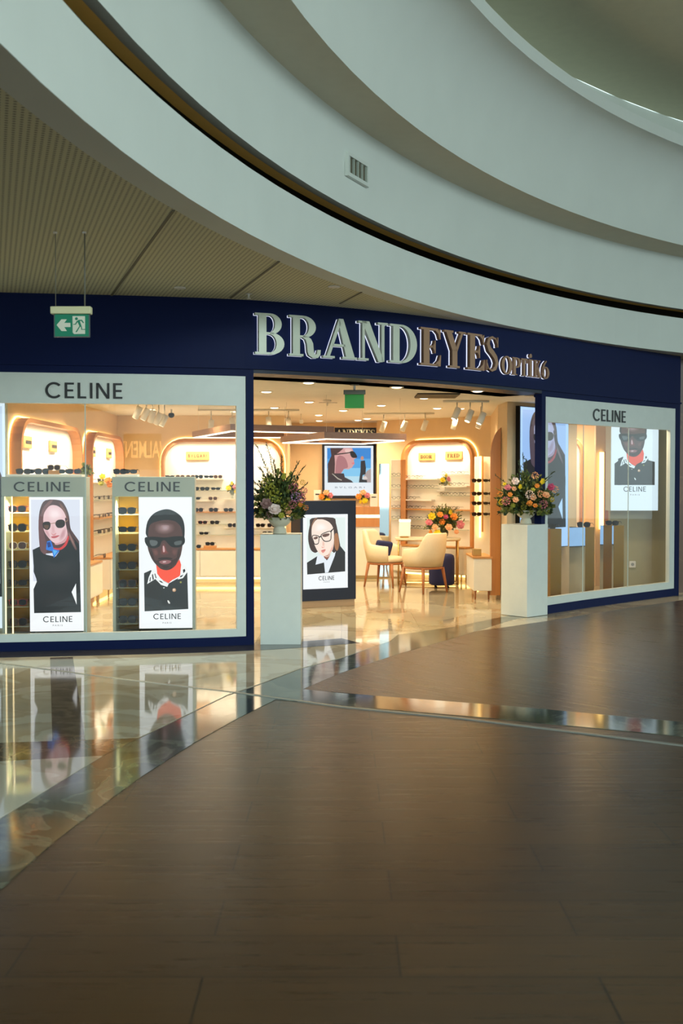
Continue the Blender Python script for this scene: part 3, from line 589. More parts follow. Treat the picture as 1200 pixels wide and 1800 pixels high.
def draw_poster(mb, spec, w_, h_, y, s=1.0, tint=(1, 1, 1), txt=True, yscale=None, flatbox=None):
    bx, by = spec['box'] if not flatbox else flatbox
    mp = photo_map(bx, by); tc = lambda c: tuple(int(min(255, c[i]*tint[i])) for i in range(3))
    mb.prism([(0, 0), (w_, 0), (w_, h_), (0, h_)], EM(tc(spec['bg']), s), y, y+.006)
    yy = y-.0004
    def clip(p): return (min(max(p[0], .004), w_-.004), min(max(p[1], .002), h_-.004))
    items = list(spec['L'])
    for c, pts, sm in items:
        if isinstance(sm, tuple):        # printed tone that blends from colour sm into c
            P3 = smooth_pts(pts, 3); cx = sum(p[0] for p in P3)/len(P3); cy = sum(p[1] for p in P3)/len(P3)
            for st_ in range(7):
                k_ = 1.18-.12*st_; f_ = (st_+1)/7; cc = tuple(int(sm[i]*(1-f_)+c[i]*f_) for i in range(3))
                q = [clip(mp((cx+(p[0]-cx)*k_, cy+(p[1]-cy)*k_), w_, h_)) for p in P3]
                mb.face([(a, yy, b) for a, b in q], EM(tc(cc), s)); yy -= .00006
            continue
        q = [clip(mp(p, w_, h_)) for p in (smooth_pts(pts, 3) if sm else pts)]
        mb.face([(a, yy, b) for a, b in q], EM(tc(c), s)); yy -= .0002
    for c, pts, wd in spec.get('rings', []):
        q = smooth_pts(pts, 4); cx = sum(p[0] for p in q)/len(q); cy = sum(p[1] for p in q)/len(q); n = len(q)
        def inn(p):
            d = Vector((p[0]-cx, p[1]-cy)); l = d.length; return (cx+d.x*(l-wd)/l, cy+d.y*(l-wd)/l)
        for i in range(n):
            a, b = q[i], q[(i+1) % n]; F4 = [mp(v, w_, h_) for v in (a, b, inn(b), inn(a))]; mb.face([(u, yy, v) for u, v in F4], EM(tc(c), s))
        yy -= .0002
    for c, pts, sm in spec.get('top', []):
        mb.face([(a, yy, b) for a, b in [mp(p, w_, h_) for p in pts]], EM(tc(c), s)); yy -= .0002
    if txt and 'text' in spec:
        (a, b), (c, d) = spec['text']; p0 = mp((a, d), w_, h_); p1 = mp((b, c), w_, h_)
        put_sans(mb, EM((40, 42, 46), s), p0[0], p0[1], p1[0]-p0[0], p1[1]-p0[1], yy-.001, .0008)
        (a, b), (c, d) = spec['sub']; p0 = mp((a, d), w_, h_); p1 = mp((b, c), w_, h_)
        put_text(mb, 'P A R I S', EM((130, 132, 136), s), (p0[0]+p1[0])/2, (p0[1]+p1[1])/2, p1[0]-p0[0], p1[1]-p0[1], yy-.001)
    if 'text2' in spec:
        t, (a, b), (c, d) = spec['text2']; p0 = mp((a, d), w_, h_); p1 = mp((b, c), w_, h_)
        put_text(mb, ' '.join(t), EM((150, 158, 170), s), (p0[0]+p1[0])/2, (p0[1]+p1[1])/2, p1[0]-p0[0], p1[1]-p0[1], yy-.001)
# ------------------------------------------------------------ eyewear
def glasses_mesh(fm, lm, w_=.142, tall=.045, parts=False):
    def lens(cx): return [(cx+math.copysign(abs(math.cos(t))**.75, math.cos(t))*.029, .026+math.copysign(abs(math.sin(t))**.75, math.sin(t))*tall/2) for t in [2*PI*i/14 for i in range(14)]]
    fr, le = MB(), []
    for sx in (-1, 1):
        cx = sx*.034; P = lens(cx); Q = [(cx+(x-cx)*1.17, .026+(z-.026)*1.17) for x, z in P]
        n = len(P)
        for i in range(n):
            j = (i+1) % n; fr.prism([Q[i], Q[j], P[j], P[i]], fm, -.003, .003)
        fr.box(sx*.062, -.002, .036, sx*.071, .004, .046, fm)
        fr.tube([(sx*.069, .002, .042), (sx*.070, .09, .041), (sx*.068, .13, .018)], [.0028, .0025, .0022], fm, 5)
        m2 = fr if not parts else MB(); m2.prism(P, lm, -.001, .001)
        if parts: le.append(m2)
    fr.box(-.007, -.003, .030, .007, .003, .036, fm)
    return fr, le
def glasses_proto(label, fm, lm, tall=.045, parts=False):
    if parts:
        r = thing('sunglasses', label, 'sunglasses'); fr, le = glasses_mesh(fm, lm, tall=tall, parts=True)
        fr.build('frame', r)
        for l in le: l.build('lens', r)
        return r
    fr, _ = glasses_mesh(fm, lm, tall=tall); return tag(fr.build('sunglasses'), label, 'sunglasses')
STY = [(BLACKP, LENSM, .045), (TORT, LENSM, .05), (BLACKP, LENSM, .034), (PALEG, TORT, .046), (REDG, LENSM, .042)]
NEARP = [None]*5; FARP = [None]*5
def glasses(loc, rz, style, label, group=None, near=False, thin=False):
    arr = NEARP if near else FARP
    if arr[style] is None:
        arr[style] = glasses_proto(label, *STY[style], parts=near); o = arr[style]; o.location = loc; o.rotation_euler = (0, 0, rz)
        if group: o['group'] = group
        return o
    src = arr[style]
    if near: o = dup(src, loc, rz, label, group)
    else:
        o = src.copy(); C.objects.link(o); o.location = loc; o.rotation_euler = (0, 0, rz); o['label'] = label
    if group: o['group'] = group
    elif 'group' in o: del o['group']
    o.scale = (1, 1, 1)
    return o
def eyeglasses_proto():
    fr = MB()
    for sx in (-1, 1):
        cx = sx*.034; n = 12; P = [(cx+.027*math.cos(2*PI*i/n), .026+.02*math.sin(2*PI*i/n)) for i in range(n)]
        for i in range(n):
            a, b = P[i], P[(i+1) % n]; fr.tube([(a[0], 0, a[1]), (b[0], 0, b[1])], .0024, BLACKP, 4, False)
        fr.tube([(sx*.062, 0, .036), (sx*.069, .09, .038), (sx*.067, .13, .02)], .0022, BLACKP, 4)
    fr.tube([(-.008, 0, .032), (.008, 0, .032)], .0024, BLACKP, 4); return fr.build('eyeglasses')
EYEP = [None]
def eyeglasses(loc, rz, label, group):
    if EYEP[0] is None: EYEP[0] = o = eyeglasses_proto()
    else: o = EYEP[0].copy(); C.objects.link(o)
    o.location = loc; o.rotation_euler = (0, 0, rz); return tag(o, label, 'eyeglasses', group)
# ------------------------------------------------------------ arched displays
def rrect(x0, x1, z0, z1, r, n=6):
    return [(x0, z0)]+[(x0+r-r*math.cos(t), z1-r+r*math.sin(t)) for t in [PI/2*i/n for i in range(n+1)]]+[(x1-r+r*math.sin(t), z1-r+r*math.cos(t)) for t in [PI/2*i/n for i in range(n+1)]]+[(x1, z0)]
def arch(loc, rz, W, z0, zt, label, depth=.14, fw=.045, r=.34, led=True, legs=(.15, .5), cab=True, cabd=.36, ledw=14):
    t = thing('display_niche', label, 'display niche', loc, rz)
    A = rrect(0, W, z0, zt, r); B = rrect(fw, W-fw, z0, zt-fw, r-fw*.6)
    mb = MB()
    for i in range(len(A)-1): mb.prism([A[i], A[i+1], B[i+1], B[i]], OAKV, -depth, -.001)
    mb.build('arch_frame', t)
    mb = MB(); mb.prism([(x, z) for x, z in B], PANELW, -.02, -.002); mb.build('back_panel', t)
    if led:
        A1 = rrect(-.012, W+.012, z0, zt+.012, r+.01); A2 = rrect(-.024, W+.024, z0, zt+.024, r+.02); mb = MB()
        for i in range(len(A)-1): mb.prism([A2[i], A2[i+1], A1[i+1], A1[i]], LEDW, -.022, -.004)
        mb.build('light_strip', t, 'warm glowing light strip around the arch')
    # lamp inside the top of the niche
    q = Matrix.Translation(loc) @ Matrix.Rotation(rz, 4, 'Z')
    l = lamp('niche_lamp', 'AREA', q @ Vector((W/2, -depth*1.6, zt-fw-.03)), (0, 0, 0), ledw*.45*W, (1, .88, .68), W*.8, .08)
    l.rotation_euler = (math.radians(25), 0, rz); l.data.spread = 2.3
    if cab:
        c = thing('display_cabinet', label.replace('arched display', 'low cabinet').replace('niche', 'cabinet'), 'cabinet', loc, rz)
        mb = MB(); mb.box(0, -cabd, .11, W, -.15, .505, CABW, bev=.006); mb.build('body', c)
        mb = MB(); mb.box(-.005, -cabd-.012, .507, W+.005, -.145, .53, OAK); mb.build('top_board', c)
        nd = max(1, int(W/.6)); 
        for i in range(nd):
            mb = MB(); mb.box(i*W/nd+.004, -cabd-.014, .125, (i+1)*W/nd-.004, -cabd-.001, .495, CABW, bev=.004); mb.build('drawer', c)
        mb = MB(); mb.box(0, -.149, .06, W, -.13, .1, LEDW); mb.build('light_strip', c, 'warm light strip under the cabinet')
        for x in (.08, W-.08):
            for y in (-cabd+.04, -.19):
                mb = MB(); mb.tube([(x, y, .11), (x, y, 0.004)], [.012, .009], BRASS, 8); mb.build('leg', c)
        return t, c
    return t, None
def plaque(loc, rz, w_, h_, txt, label, bars=False):
    t = thing('brand_plaque', label, 'sign', loc, rz)
    mb = MB(); mb.box(-w_/2, -.03, -h_/2, w_/2, 0, h_/2, OAK, bev=.008); mb.build('board', t)
    mb = MB()
    if bars: mb.box(-w_*.36, -.033, -h_*.14, w_*.36, -.031, h_*.14, BLACKT)
    elif txt in ('DIOR', 'FRED'):
        G = []
        for ch in txt:
            g, wd = serif('E' if ch == 'F' else ch)
            if ch == 'F': g = [[(0, 0), (.42, 0), (.42, .055), (0, .055)]]+[p for p in g if min(z for _, z in p) > .2]+[R_(.1, .05, .3, .95)]
            if ch == 'I': g = g[:3]
            G.append((g, wd))
        tot = sum(q[1] for q in G)+.14*(len(G)-1); u = w_*.7/tot; x = -w_*.35; hh = h_*.44
        for g, wd in G:
            for p in g: mb.prism([(x+a*u, -hh/2+b*hh) for a, b in p], BLACKT, -.034, -.031)
            x += (wd+.14)*u
    else: put_text(mb, txt, BLACKT, 0, 0, w_*.78, h_*.36, -.0325)
    mb.build('lettering', t, 'dark lettering'); return t
def shelf_obj(loc, rz, x0, x1, z, d, m, label, th=.012, group=None):
    mb = MB(); mb.box(x0, -d, -th, x1, -.02, 0, m); o = mb.build('display_shelf'); o.location = (loc[0], loc[1], loc[2]+z); o.rotation_euler = (0, 0, rz)
    return tag(o, label, 'shelf', group)
def shelf_glass():
    m = bpy.data.materials.new('glass_shelf'); m.use_nodes = True; nt = m.node_tree; L = nt.links.new; b = nt.nodes['Principled BSDF']
    b.inputs['Base Color'].default_value = lin((196, 214, 190)); b.inputs['Roughness'].default_value = .08
    t = nt.nodes.new('ShaderNodeBsdfTransparent'); mx = nt.nodes.new('ShaderNodeMixShader'); mx.inputs[0].default_value = .38
    L(t.outputs[0], mx.inputs[1]); L(b.outputs[0], mx.inputs[2]); L(mx.outputs[0], nt.nodes['Material Output'].inputs[0]); return m
GSH = shelf_glass()
def LOC(loc, rz, x, y, z): return (Matrix.Translation(loc) @ Matrix.Rotation(rz, 4, 'Z')) @ Vector((x, y, z))
# rear wide arch
x0, x1 = Pd(285, 848, BV).x, Pd(499, 848, BV).x
AR = ((x0, BV, 0), 0); WW = x1-x0
arch(*AR, WW, .0, 2.15, 'wide white arched display niche on the rear wall left of the counter')
def zat(py, D): return EYE+(CY-py)/F*D
def row(AR, D, py, pxs, styles, what, thick='glass', xr=None, eye=False, dz=0):
    loc, rz = AR; z = zat(py, D)
    names = {'glass': (GSH, .008), 'white': (CABW, .02), 'oak': (OAK, .02)}
    if xr: shelf_obj(loc, rz, (xr[0]-600)/F*D-loc[0], (xr[1]-600)/F*D-loc[0], z, .13, names[thick][0], {'glass': 'thin glass shelf', 'white': 'white shelf', 'oak': 'oak shelf'}[thick]+' '+what[1], names[thick][1])
    for i, px in enumerate(pxs):
        X = (px-600)/F*D-loc[0]
        p = LOC(loc, rz, X, -.15, z+dz)
        if eye: eyeglasses(p, rz, 'thin-rimmed eyeglasses '+what[0], 'eyeglasses '+what[0])
        else: glasses(p, rz, styles[i % len(styles)], ['black sunglasses', 'brown-framed sunglasses', 'slim black sunglasses', 'pale-framed sunglasses', 'red-framed sunglasses'][styles[i % len(styles)]]+' '+what[0], 'sunglasses '+what[0])
DD = BV-.08
row(AR, DD, 841, [300, 318, 336, 350, 368, 384], [2, 3, 3, 0], ('on the top white shelf of the rear wide niche', 'at the top of the rear wide niche'), 'white', (296, 392))
row(AR, DD, 862, [300, 320, 343, 361, 380], [0, 2, 0], ('on the upper glass shelf of the rear wide niche', 'second from the top in the rear wide niche'), 'glass', (296, 415))
row(AR, DD, 879, [312, 345, 375], [3, 2], ('on the narrow white shelf of the rear wide niche', 'third from the top in the rear wide niche'), 'white', (296, 378))
row(AR, DD, 899, [325, 350, 376, 402, 455, 478], [0, 1, 1], ('on the long oak shelf of the rear wide niche', 'across the middle of the rear wide niche'), 'oak', (290, 494))
row(AR, DD, 921, [330, 357, 378], [0, 4], ('on the glass shelf under the oak shelf of the rear wide niche', 'just under the oak shelf of the rear wide niche'), 'glass', (296, 400))
row(AR, DD, 926, [409, 458, 478], [1, 0], ('on the short white shelf at right in the rear wide niche', 'short and at right in the rear wide niche'), 'white', (395, 492))
row(AR, DD, 940, [335, 359, 470], [0, 2], ('on the lowest glass shelf of the rear wide niche', 'lowest in the rear wide niche'), 'glass', (296, 492))
glasses((Pd(345, 960, BV-.3).x, BV-.3, .531), .3, 0, 'black sunglasses lying on the left end of the rear low cabinet')
mb = MB(); px = Pd(369, 960, BV-.3); mb.box(px.x-.09, BV-.34, .531, px.x+.09, BV-.2, .57, OAK, bev=.004); tag(mb.build('wooden_block'), 'small oak display block on the rear low cabinet', 'display block')
glasses((px.x, BV-.3, .571), 0, 0, 'black sunglasses on the oak block of the rear cabinet')
plaque((Pd(347.5, 801, BV-.02).x, BV-.02, zat(801.5, BV)), 0, .35, .135, 'B V L G A R I', 'long oak sign plaque in the wide rear niche')
# left wall arches (local x runs away from the camera towards... wall faces +X)
def left_loc(Yc): return (LWX, Yc, 0)
RZL = PI/2           # local x -> +Y, local y(into wall) -> -X
arch(left_loc(10.85), RZL, 2.6, 0, 2.165, 'nearer arched display niche on the left wall')
arch(left_loc(13.95), RZL, 2.05, 0, 2.165, 'farther arched display niche on the left wall')
def lp(px, X=LWX+.02): return X*F/(px-600)
for px, pw, py, hh, nm in [(46, .24, 777.5, .13, 'first'), (91.5, .24, 785, .13, 'second')]:
    Y = lp(px); plaque((LWX+.02, Y, zat(py, Y)), RZL, pw*1.2, hh, '', 'square oak sign plaque, '+('left' if nm == 'first' else 'right')+' one in the nearer left-wall niche', True)
for px, pw, py, nm in [(161, .26, 794, 'left'), (190, .26, 797, 'right')]:
    Y = lp(px); plaque((LWX+.02, Y, zat(py, Y)), RZL, pw, .14, '', 'small oak sign plaque, '+nm+' one in the farther left-wall niche', True)
for k, (z, mm, nm) in enumerate([(1.5, CABW, 'top'), (1.27, GSH, 'second'), (1.03, OAK, 'third'), (.82, GSH, 'lowest')]):
    for arch_y, W, an in [(10.85, 2.6, 'nearer'), (13.95, 2.05, 'farther')]:
        shelf_obj((LWX, arch_y, 0), RZL, .12, W-.12, z, .2, mm, '%s shelf in the %s left-wall niche' % (nm, an))
        n = 5 if an == 'nearer' else 6
        for i in range(n):
            yy = arch_y+.3+(W-.5)*i/(n-.5)
            st = (i*3+k*2) % 4
            glasses((LWX+.16, yy, z+.001), RZL+random.uniform(-.3, .3), st, ['black', 'brown-framed', 'slim black', 'pale-framed'][st]+' sunglasses on the %s shelf of the %s left-wall niche' % (nm, an), 'sunglasses on the %s shelf of the %s left-wall niche' % (nm, an))
for i in range(4):
    st = [0, 2, 1, 0][i]
    glasses((LWX+.3, 11.6+i*1.15, .531), RZL+random.uniform(-.3, .3), st, 'sunglasses lying on the low cabinets of the left wall', 'sunglasses on the left-wall cabinets')
# DIOR / FRED arch on angled wall
dt = (DB-DA); dt.z = 0; RZD = math.atan2(dt.y, dt.x)
def on_d(px, off=0):   # point on angled wall at pixel column
    k = (px-600)/F; s = (DA.x-k*DA.y)/(k*dt.y-dt.x); return s*dt.length, DA.y+dt.y*s
s0, D0 = on_d(713); s1, D1 = on_d(839)
ADL = LOC((DA.x, DA.y, 0), RZD, s0, 0, 0)
arch(tuple(ADL), RZD, s1-s0, 0, 2.16, 'white arched display niche with eyeglasses on the angled wall', r=.3)
def row_d(py, pxs, label, thick, xr, z=None):
    a, Da = on_d(xr[0]); b, Db = on_d(xr[1]); z = zat(py, (Da+Db)/2-.1)
    m_, th = {'glass': (GSH, .008), 'white': (CABW, .02), 'oak': (OAK, .02)}[thick]
    shelf_obj(tuple(ADL), RZD, a-s0, b-s0, z, .13, m_, {'glass': 'thin glass shelf', 'white': 'white shelf', 'oak': 'oak shelf'}[thick]+' '+label, th)
    for px in pxs:
        s, _ = on_d(px); eyeglasses(LOC(tuple(ADL), RZD, s-s0, -.13, z+.001), RZD, 'thin-rimmed eyeglasses on the shelf '+label, 'eyeglasses on the shelf '+label)
row_d(841, [724, 737, 745], 'highest at left in the eyeglass niche', 'white', (718, 776))
row_d(834, [790, 806, 818], 'highest at right in the eyeglass niche', 'glass', (778, 826))
row_d(858, [728, 740, 752, 765], 'second from the top at left in the eyeglass niche', 'glass', (722, 774))
row_d(854, [788, 803, 818], 'white and at right in the eyeglass niche', 'white', (784, 828))
row_d(871, [787, 798, 811, 821], 'glass and at right in the eyeglass niche', 'glass', (776, 832))
row_d(878, [722, 733], 'narrow and at left in the eyeglass niche', 'white', (718, 766))
row_d(895, [721, 732, 743, 772, 785, 798, 809], 'long and oak in the eyeglass niche', 'oak', (716, 834))
row_d(914, [733, 745, 800], 'below the oak board in the eyeglass niche', 'glass', (722, 826))
row_d(930, [724, 735, 746], 'lowest in the eyeglass niche', 'glass', (720, 826))
s, D_ = on_d(752); plaque(tuple(LOC((DA.x, DA.y, 0), RZD, s, -.02, zat(803, D_))), RZD, .31, .125, 'DIOR', 'oak sign plaque, left of the pair in the eyeglass niche')
s, D_ = on_d(799.5); plaque(tuple(LOC((DA.x, DA.y, 0), RZD, s, -.02, zat(801, D_))), RZD, .31, .135, 'FRED', 'oak sign plaque, right of the pair in the eyeglass niche')
# panels beside the arch
def tall_panel(name, label, cat, px0, px1, py0, py1, D, m, depth=.05, z0=None):
    a = Pd(px0, CY, D); b = Pd(px1, CY, D); zt = zat(py0, D); zb = zat(py1, D) if z0 is None else z0
    mb = MB(); mb.box(a.x, D, zb, b.x, D+depth, zt, m, bev=.004); o = mb.build(name); return tag(o, label, cat)
tall_panel('tall_mirror', 'tall narrow mirror left of the oak post near the counter', 'mirror', 666, 684, 815, 0, 16.9, MIRROR, z0=.02)
tall_panel('side_panel', 'narrow white shelf panel left of the oak post', 'panel', 687, 704, 808, 0, 16.95, PANELW, z0=.02)
tall_panel('oak_post', 'tall oak post left of the eyeglass niche', 'post', 704, 713, 808, 0, 16.9, OAKV, .12, z0=.02)
for k, py in enumerate([837, 857, 878, 893, 912]):
    p = Pd(696, py, 16.85); mb = MB(); mb.box(-.07, -.08, -.008, .07, .08, 0, OAK if k == 3 else GSH); o = mb.build('display_shelf'); o.location = p; tag(o, ['topmost', 'second', 'third', 'fourth, oak', 'lowest'][k]+' short shelf on the white side panel near the counter', 'shelf')
    eyeglasses((p.x, p.y-.05, p.z+.001), 0, 'eyeglasses on the short shelves of the white side panel', 'eyeglasses on the side panel shelves')
# right panel with vertical LED by the right wall
tall_panel('side_panel', 'tall white shelf panel between the eyeglass niche and the right wall', 'panel', 834, 865, 803, 0, 14.9, PANELW, .03, z0=.02)
mb = MB(); a = Pd(844, CY, 14.84); mb.box(a.x-.012, 14.84, zat(945, 14.84), a.x+.012, 14.87, zat(802, 14.84), LEDW); tag(mb.build('led_strip'), 'thin vertical warm light strip beside the eyeglass niche', 'light strip')
mb = MB(); a = Pd(848.5, CY, 14.82); mb.box(a.x-.012, 14.83, zat(935, 14.84), a.x+.008, 14.87, zat(802, 14.84), OAKV); tag(mb.build('oak_post'), 'thin oak upright beside the vertical light strip', 'post')
for k, py in enumerate([848, 871, 888, 907]):
    for j, px in enumerate([837.5, 858]):
        p = Pd(px, py, 14.8); glasses(p, 0, [0, 2][j], 'sunglasses on the small shelves beside the vertical light strip', 'sunglasses beside the vertical light strip')
        mb = MB(); mb.box(-.045, -.01, -.008, .045, .09, 0, GSH); o = mb.build('display_shelf'); o.location = p; tag(o, 'small glass shelf beside the vertical light strip', 'shelf', 'small glass shelves beside the vertical light strip')
# right wall arch frame + cabinet
ARL = (Pd(862, CY, 13.75).x, 13.75, 0)
t = thing('display_niche', 'oak arched niche edge on the right wall beside the column', 'display niche', ARL, 0)
mb = MB(); mb.prism([(0, .06), (.13, .06), (.13, 2.2), (.09, 2.16), (.05, 2.1), (.015, 2.0), (0, 1.88)], OAKV, 0, .05); mb.build('arch_frame', t)
cabx = Pd(833, CY, 13.7).x; cabe = Pd(865, CY, 13.7).x
c = thing('display_cabinet', 'small white cabinet with oak top at the right wall', 'cabinet', ((cabx+cabe)/2, 14.0, 0)); hw = (cabe-cabx)/2
mb = MB(); mb.box(-hw, -.28, .12, hw, .5, .53, CABW, bev=.006); mb.build('body', c)
mb = MB(); mb.box(-hw-.01, -.29, .532, hw+.01, .5, .555, OAK); mb.build('top_board', c)
for x in (-hw+.03, hw-.03):
    mb = MB(); mb.tube([(x, -.22, .12), (x, -.22, 0.004)], [.013, .01], LEGW, 8); mb.build('leg', c)
mb = MB(); mb.box(-.09, -.2, 0, .02, -.08, .09, BRASS, bev=.004); o = mb.build('display_box'); o.location = ((cabx+cabe)/2-.02, 14.05, .556); tag(o, 'small brass display box on the right-wall cabinet', 'box')
# through the right window: arch, led
arch((3.03, 17.0, 0), 0, .75, 0, 2.22, 'narrow arched display niche seen through the right window', r=.25, cab=False, ledw=8)
mb = MB(); a = Pd(1057, CY, 15.6); mb.box(a.x-.035, 15.55, zat(930, 15.6), a.x+.02, 15.6, zat(795, 15.6), LEDW); o = mb.build('led_strip'); tag(o, 'thick vertical glowing light bar behind the right window', 'light strip')
mb = MB(); mb.box(a.x+.021, 15.53, zat(930, 15.6)-.02, a.x+.08, 15.62, zat(795, 15.6)+.01, OAKV); tag(mb.build('oak_post'), 'narrow oak upright right of the glowing light bar', 'post')
mb = MB(); q0 = Pd(1046, CY, 15.65); q1 = Pd(1080, CY, 15.65); mb.box(q0.x, 15.635, 0, q1.x, 15.72, ZC, BEIGE); struct(mb, 'wall_back', 'narrow warm wall strip carrying the glowing bar')
lamp('window_display_light', 'AREA', (3.7, 16.2, 2.45), (0, 0, 0), 22, WARM, .6)
lamp('right_window_light', 'AREA', (3.4, 13.9, 2.47), (0, 0, math.radians(45)), 9, WARM, 1.4, .15)
lamp('left_window_light', 'AREA', (-2.2, 10.15, 2.47), (0, 0, 0), 14, (1, .85, .62), 2.2, .12, spread=2.0)
# ------------------------------------------------------------ big screen on the column
SL = LOC(tuple(c0), PI/4, 0, 0, 0)
sx0 = .19; sw = 1.06
t = thing('led_screen', 'tall blue-lit advertising screen with long-haired woman on the entrance column', 'screen', tuple(SL), PI/4)
mb = MB(); mb.box(sx0-.015, -.06, .655, sx0+sw+.015, -.002, 2.455, BLACKP); mb.build('housing', t)
mb = MB(); sp = dict(POSTER_A); draw_poster(mb, sp, sw, 1.78, -.068, 1.0, (.68, .84, 1.0), txt=False)
for i in range(26): mb.face([(x, -.0679, z) for x, z in R_(.002, .03+i*.068, sw-.002, .05+i*.068)], EM((150, 196, 246), 1))
mb.bm.transform(Matrix.Translation((sx0, 0, .665))); mb.build('display', t)
# screen at far left edge behind left window
a = Pd(-70, CY, 10.5); b = Pd(10, CY, 10.5)
t = thing('light_box', 'pale lit advertising panel cut off by the left photo edge', 'light box', (a.x, 10.5, 0))
mb = MB(); mb.box(0, .01, 0.003, b.x-a.x, .08, 2.3, GREYF); mb.build('housing', t)
mb = MB(); draw_poster(mb, POSTER_A, b.x-a.x-.01, 2.2, 0, 1.0, (.9, .97, 1.0), txt=False); mb.bm.transform(Matrix.Translation((.005, 0, .08))); mb.build('display', t)
# ------------------------------------------------------------ kiosks
def kiosk(label, px0, px1, D, postx, spec, comp, gl, nm, two_bars=False, rz=.10):
    X0 = (px0-600)/F*D; X1 = (px1-600)/F*D; W = X1-X0; loc = (X0, D, 0)
    t = thing('display_kiosk', label, 'display stand', loc, rz); ht = zat(838, D); hb = zat(873, D); zb = .09
    g = lambda px: (px-px0)/(px1-px0)*W
    mb = MB(); mb.box(0, 0, hb, W, .34, ht, GREYF, bev=.004); mb.build('header', t)
    mb = MB(); put_sans(mb, BLACKT, W*.15, hb+(ht-hb)*.26, W*.67, (ht-hb)*.48, -.005, .004); mb.build('lettering', t, 'black sans-serif lettering')
    mb = MB(); mb.box(0, 0, 0.004, g(px0+5), .34, hb, GREYF); mb.box(W-.025, 0, 0.004, W, .34, hb, GREYF); mb.box(0, 0, 0.004, W, .34, zb, GREYF); mb.build('frame', t)
    mb = MB(); mb.box(.02, .32, zb, W-.02, .335, hb, BRASSM); mb.box(g(postx[0])-.006, .03, zb, g(postx[0])-.002, .32, hb, BRASSM); mb.build('mirrored_back', t, 'brass-tinted mirror back')
    pw = g(postx[1])-g(postx[0]); ph = zat(874, D)-.135
    mb = MB(); draw_poster(mb, spec, pw, ph, -.004, 1.0); mb.bm.transform(Matrix.Translation((g(postx[0]), .0, .135))); mb.build('poster', t, 'backlit portrait poster')
    mb = MB(); mb.box(g(postx[0]), .01, .13, g(postx[1]), .06, hb, GREYF); mb.build('light_box', t)
    if two_bars:
        for q in (8, 20): mb = MB(); mb.tube([(g(q), .012, zb), (g(q), .012, hb)], .0065, EM((255, 226, 170), 2.2), 8); mb.build('light_bar', t, 'thin glowing vertical rod')
    q0, q1 = g(comp[0]), g(comp[1])
    for k, py in enumerate(gl):
        z = zat(py, D)
        mb = MB(); mb.box(q0, .02, z-.005, q1, .31, z, GSH); mb.build('shelf', t)
        st = [4, 1, 3, 0, 2, 4, 1, 0][k % 8] if two_bars else [0, 2, 0, 0, 1, 0, 0][k % 7]
        ordn = ['topmost', 'second', 'third', 'fourth', 'fifth', 'sixth', 'seventh', 'eighth'][k]
        glasses(LOC(loc, rz, (q0+q1)/2, .07, z+.001), rz, st, '%s sunglasses on the %s shelf of the %s kiosk' % (['black', 'brown-framed', 'slim black', 'pale-framed', 'red-framed'][st], ordn, nm), near=True).scale = (1.2, .8, 1.35)
    l = lamp('kiosk_lamp', 'AREA', LOC(loc, rz, (q0+q1)/2, .17, hb-.02), (math.radians(-14), 0, 0), 16, (1, .85, .5), .14, spread=1.9)
    return t, ht, loc, W
k1 = kiosk('grey-green kiosk with the long-haired woman poster, leftmost in the window', 2, 147, 9.85, (50, 143), POSTER_A, (7, 47), [902, 935, 967, 1000, 1033, 1068, 1103], 'left', True)
k2 = kiosk('grey-green kiosk with the poster of a man in an orange collar', 197, 341, 10.05, (243, 336), POSTER_B, (203, 240), [905, 938, 970, 1002, 1034, 1067, 1098], 'right')
for (t_, ht, loc, W), pxs, nm in ((k1, [40, 58, 72, 92, 112, 126], 'left'), (k2, [205, 222], 'right')):
    mb = MB(); x0_ = .03; x1_ = W*.95 if nm == 'left' else W*.3
    mb.box(x0_, .06, 0, x1_, .3, .022, WHITEM, bev=.003); o = mb.build('display_tray'); o.location = (loc[0], loc[1], ht+.001); o.rotation_euler[2] = .1; tag(o, 'white tray with sunglasses on top of the %s kiosk' % nm, 'tray')
    for i, px in enumerate(pxs):
        st = [0, 2, 1, 3, 2, 4][i]; up = 0
        if nm == 'left' and i == 3:
            mb = MB(); mb.box(-.05, -.03, 0, .05, .06, .035, OAK, bev=.003); o = mb.build('wooden_block'); o.location = LOC(loc, .1, (px-5)/144*W, .13, ht+.024); o.rotation_euler[2] = .1; tag(o, 'small oak block on the white tray above the left kiosk', 'display block'); up = .036
        glasses(LOC(loc, .1, (px-pxs[0]+(35 if nm == 'left' else 12))/144*W if nm == 'right' else (px-5)/144*W, .1+.02*(i % 2), ht+.024+up), random.uniform(-.4, .5), st, '%s sunglasses on the white tray above the %s kiosk' % (['black', 'brown-framed', 'slim black', 'pale-framed', 'red-framed'][st], nm), 'sunglasses on the white tray above the %s kiosk' % nm)
# ------------------------------------------------------------ poster light box in right window
D = 14.55; a = Pd(1073, CY, D); b = Pd(1157, CY, D); zb = zat(898, D); H_ = 1.25
t = thing('light_box', 'wall-hung lit poster of a man in an orange collar in the right window', 'light box', (a.x, D, zb))
mb = MB(); mb.box(0, .012, 0, b.x-a.x, .297, H_, GREYF, bev=.004); mb.build('housing', t)
mb = MB(); draw_poster(mb, dict(POSTER_B, L=[((38, 40, 42), [(276, 720), (330, 680), (660, 680), (738, 700), (738, 970), (276, 970)], 0)]+POSTER_B['L'], text=((379, 636), (988, 1046)), sub=((457, 565), (1075, 1090))), b.x-a.x-.01, H_-.01, 0, .95, (.9, .97, 1), flatbox=((238, 778), (194, 1266)))
mb.bm.transform(Matrix.Translation((.005, 0, .005))); mb.build('poster', t)
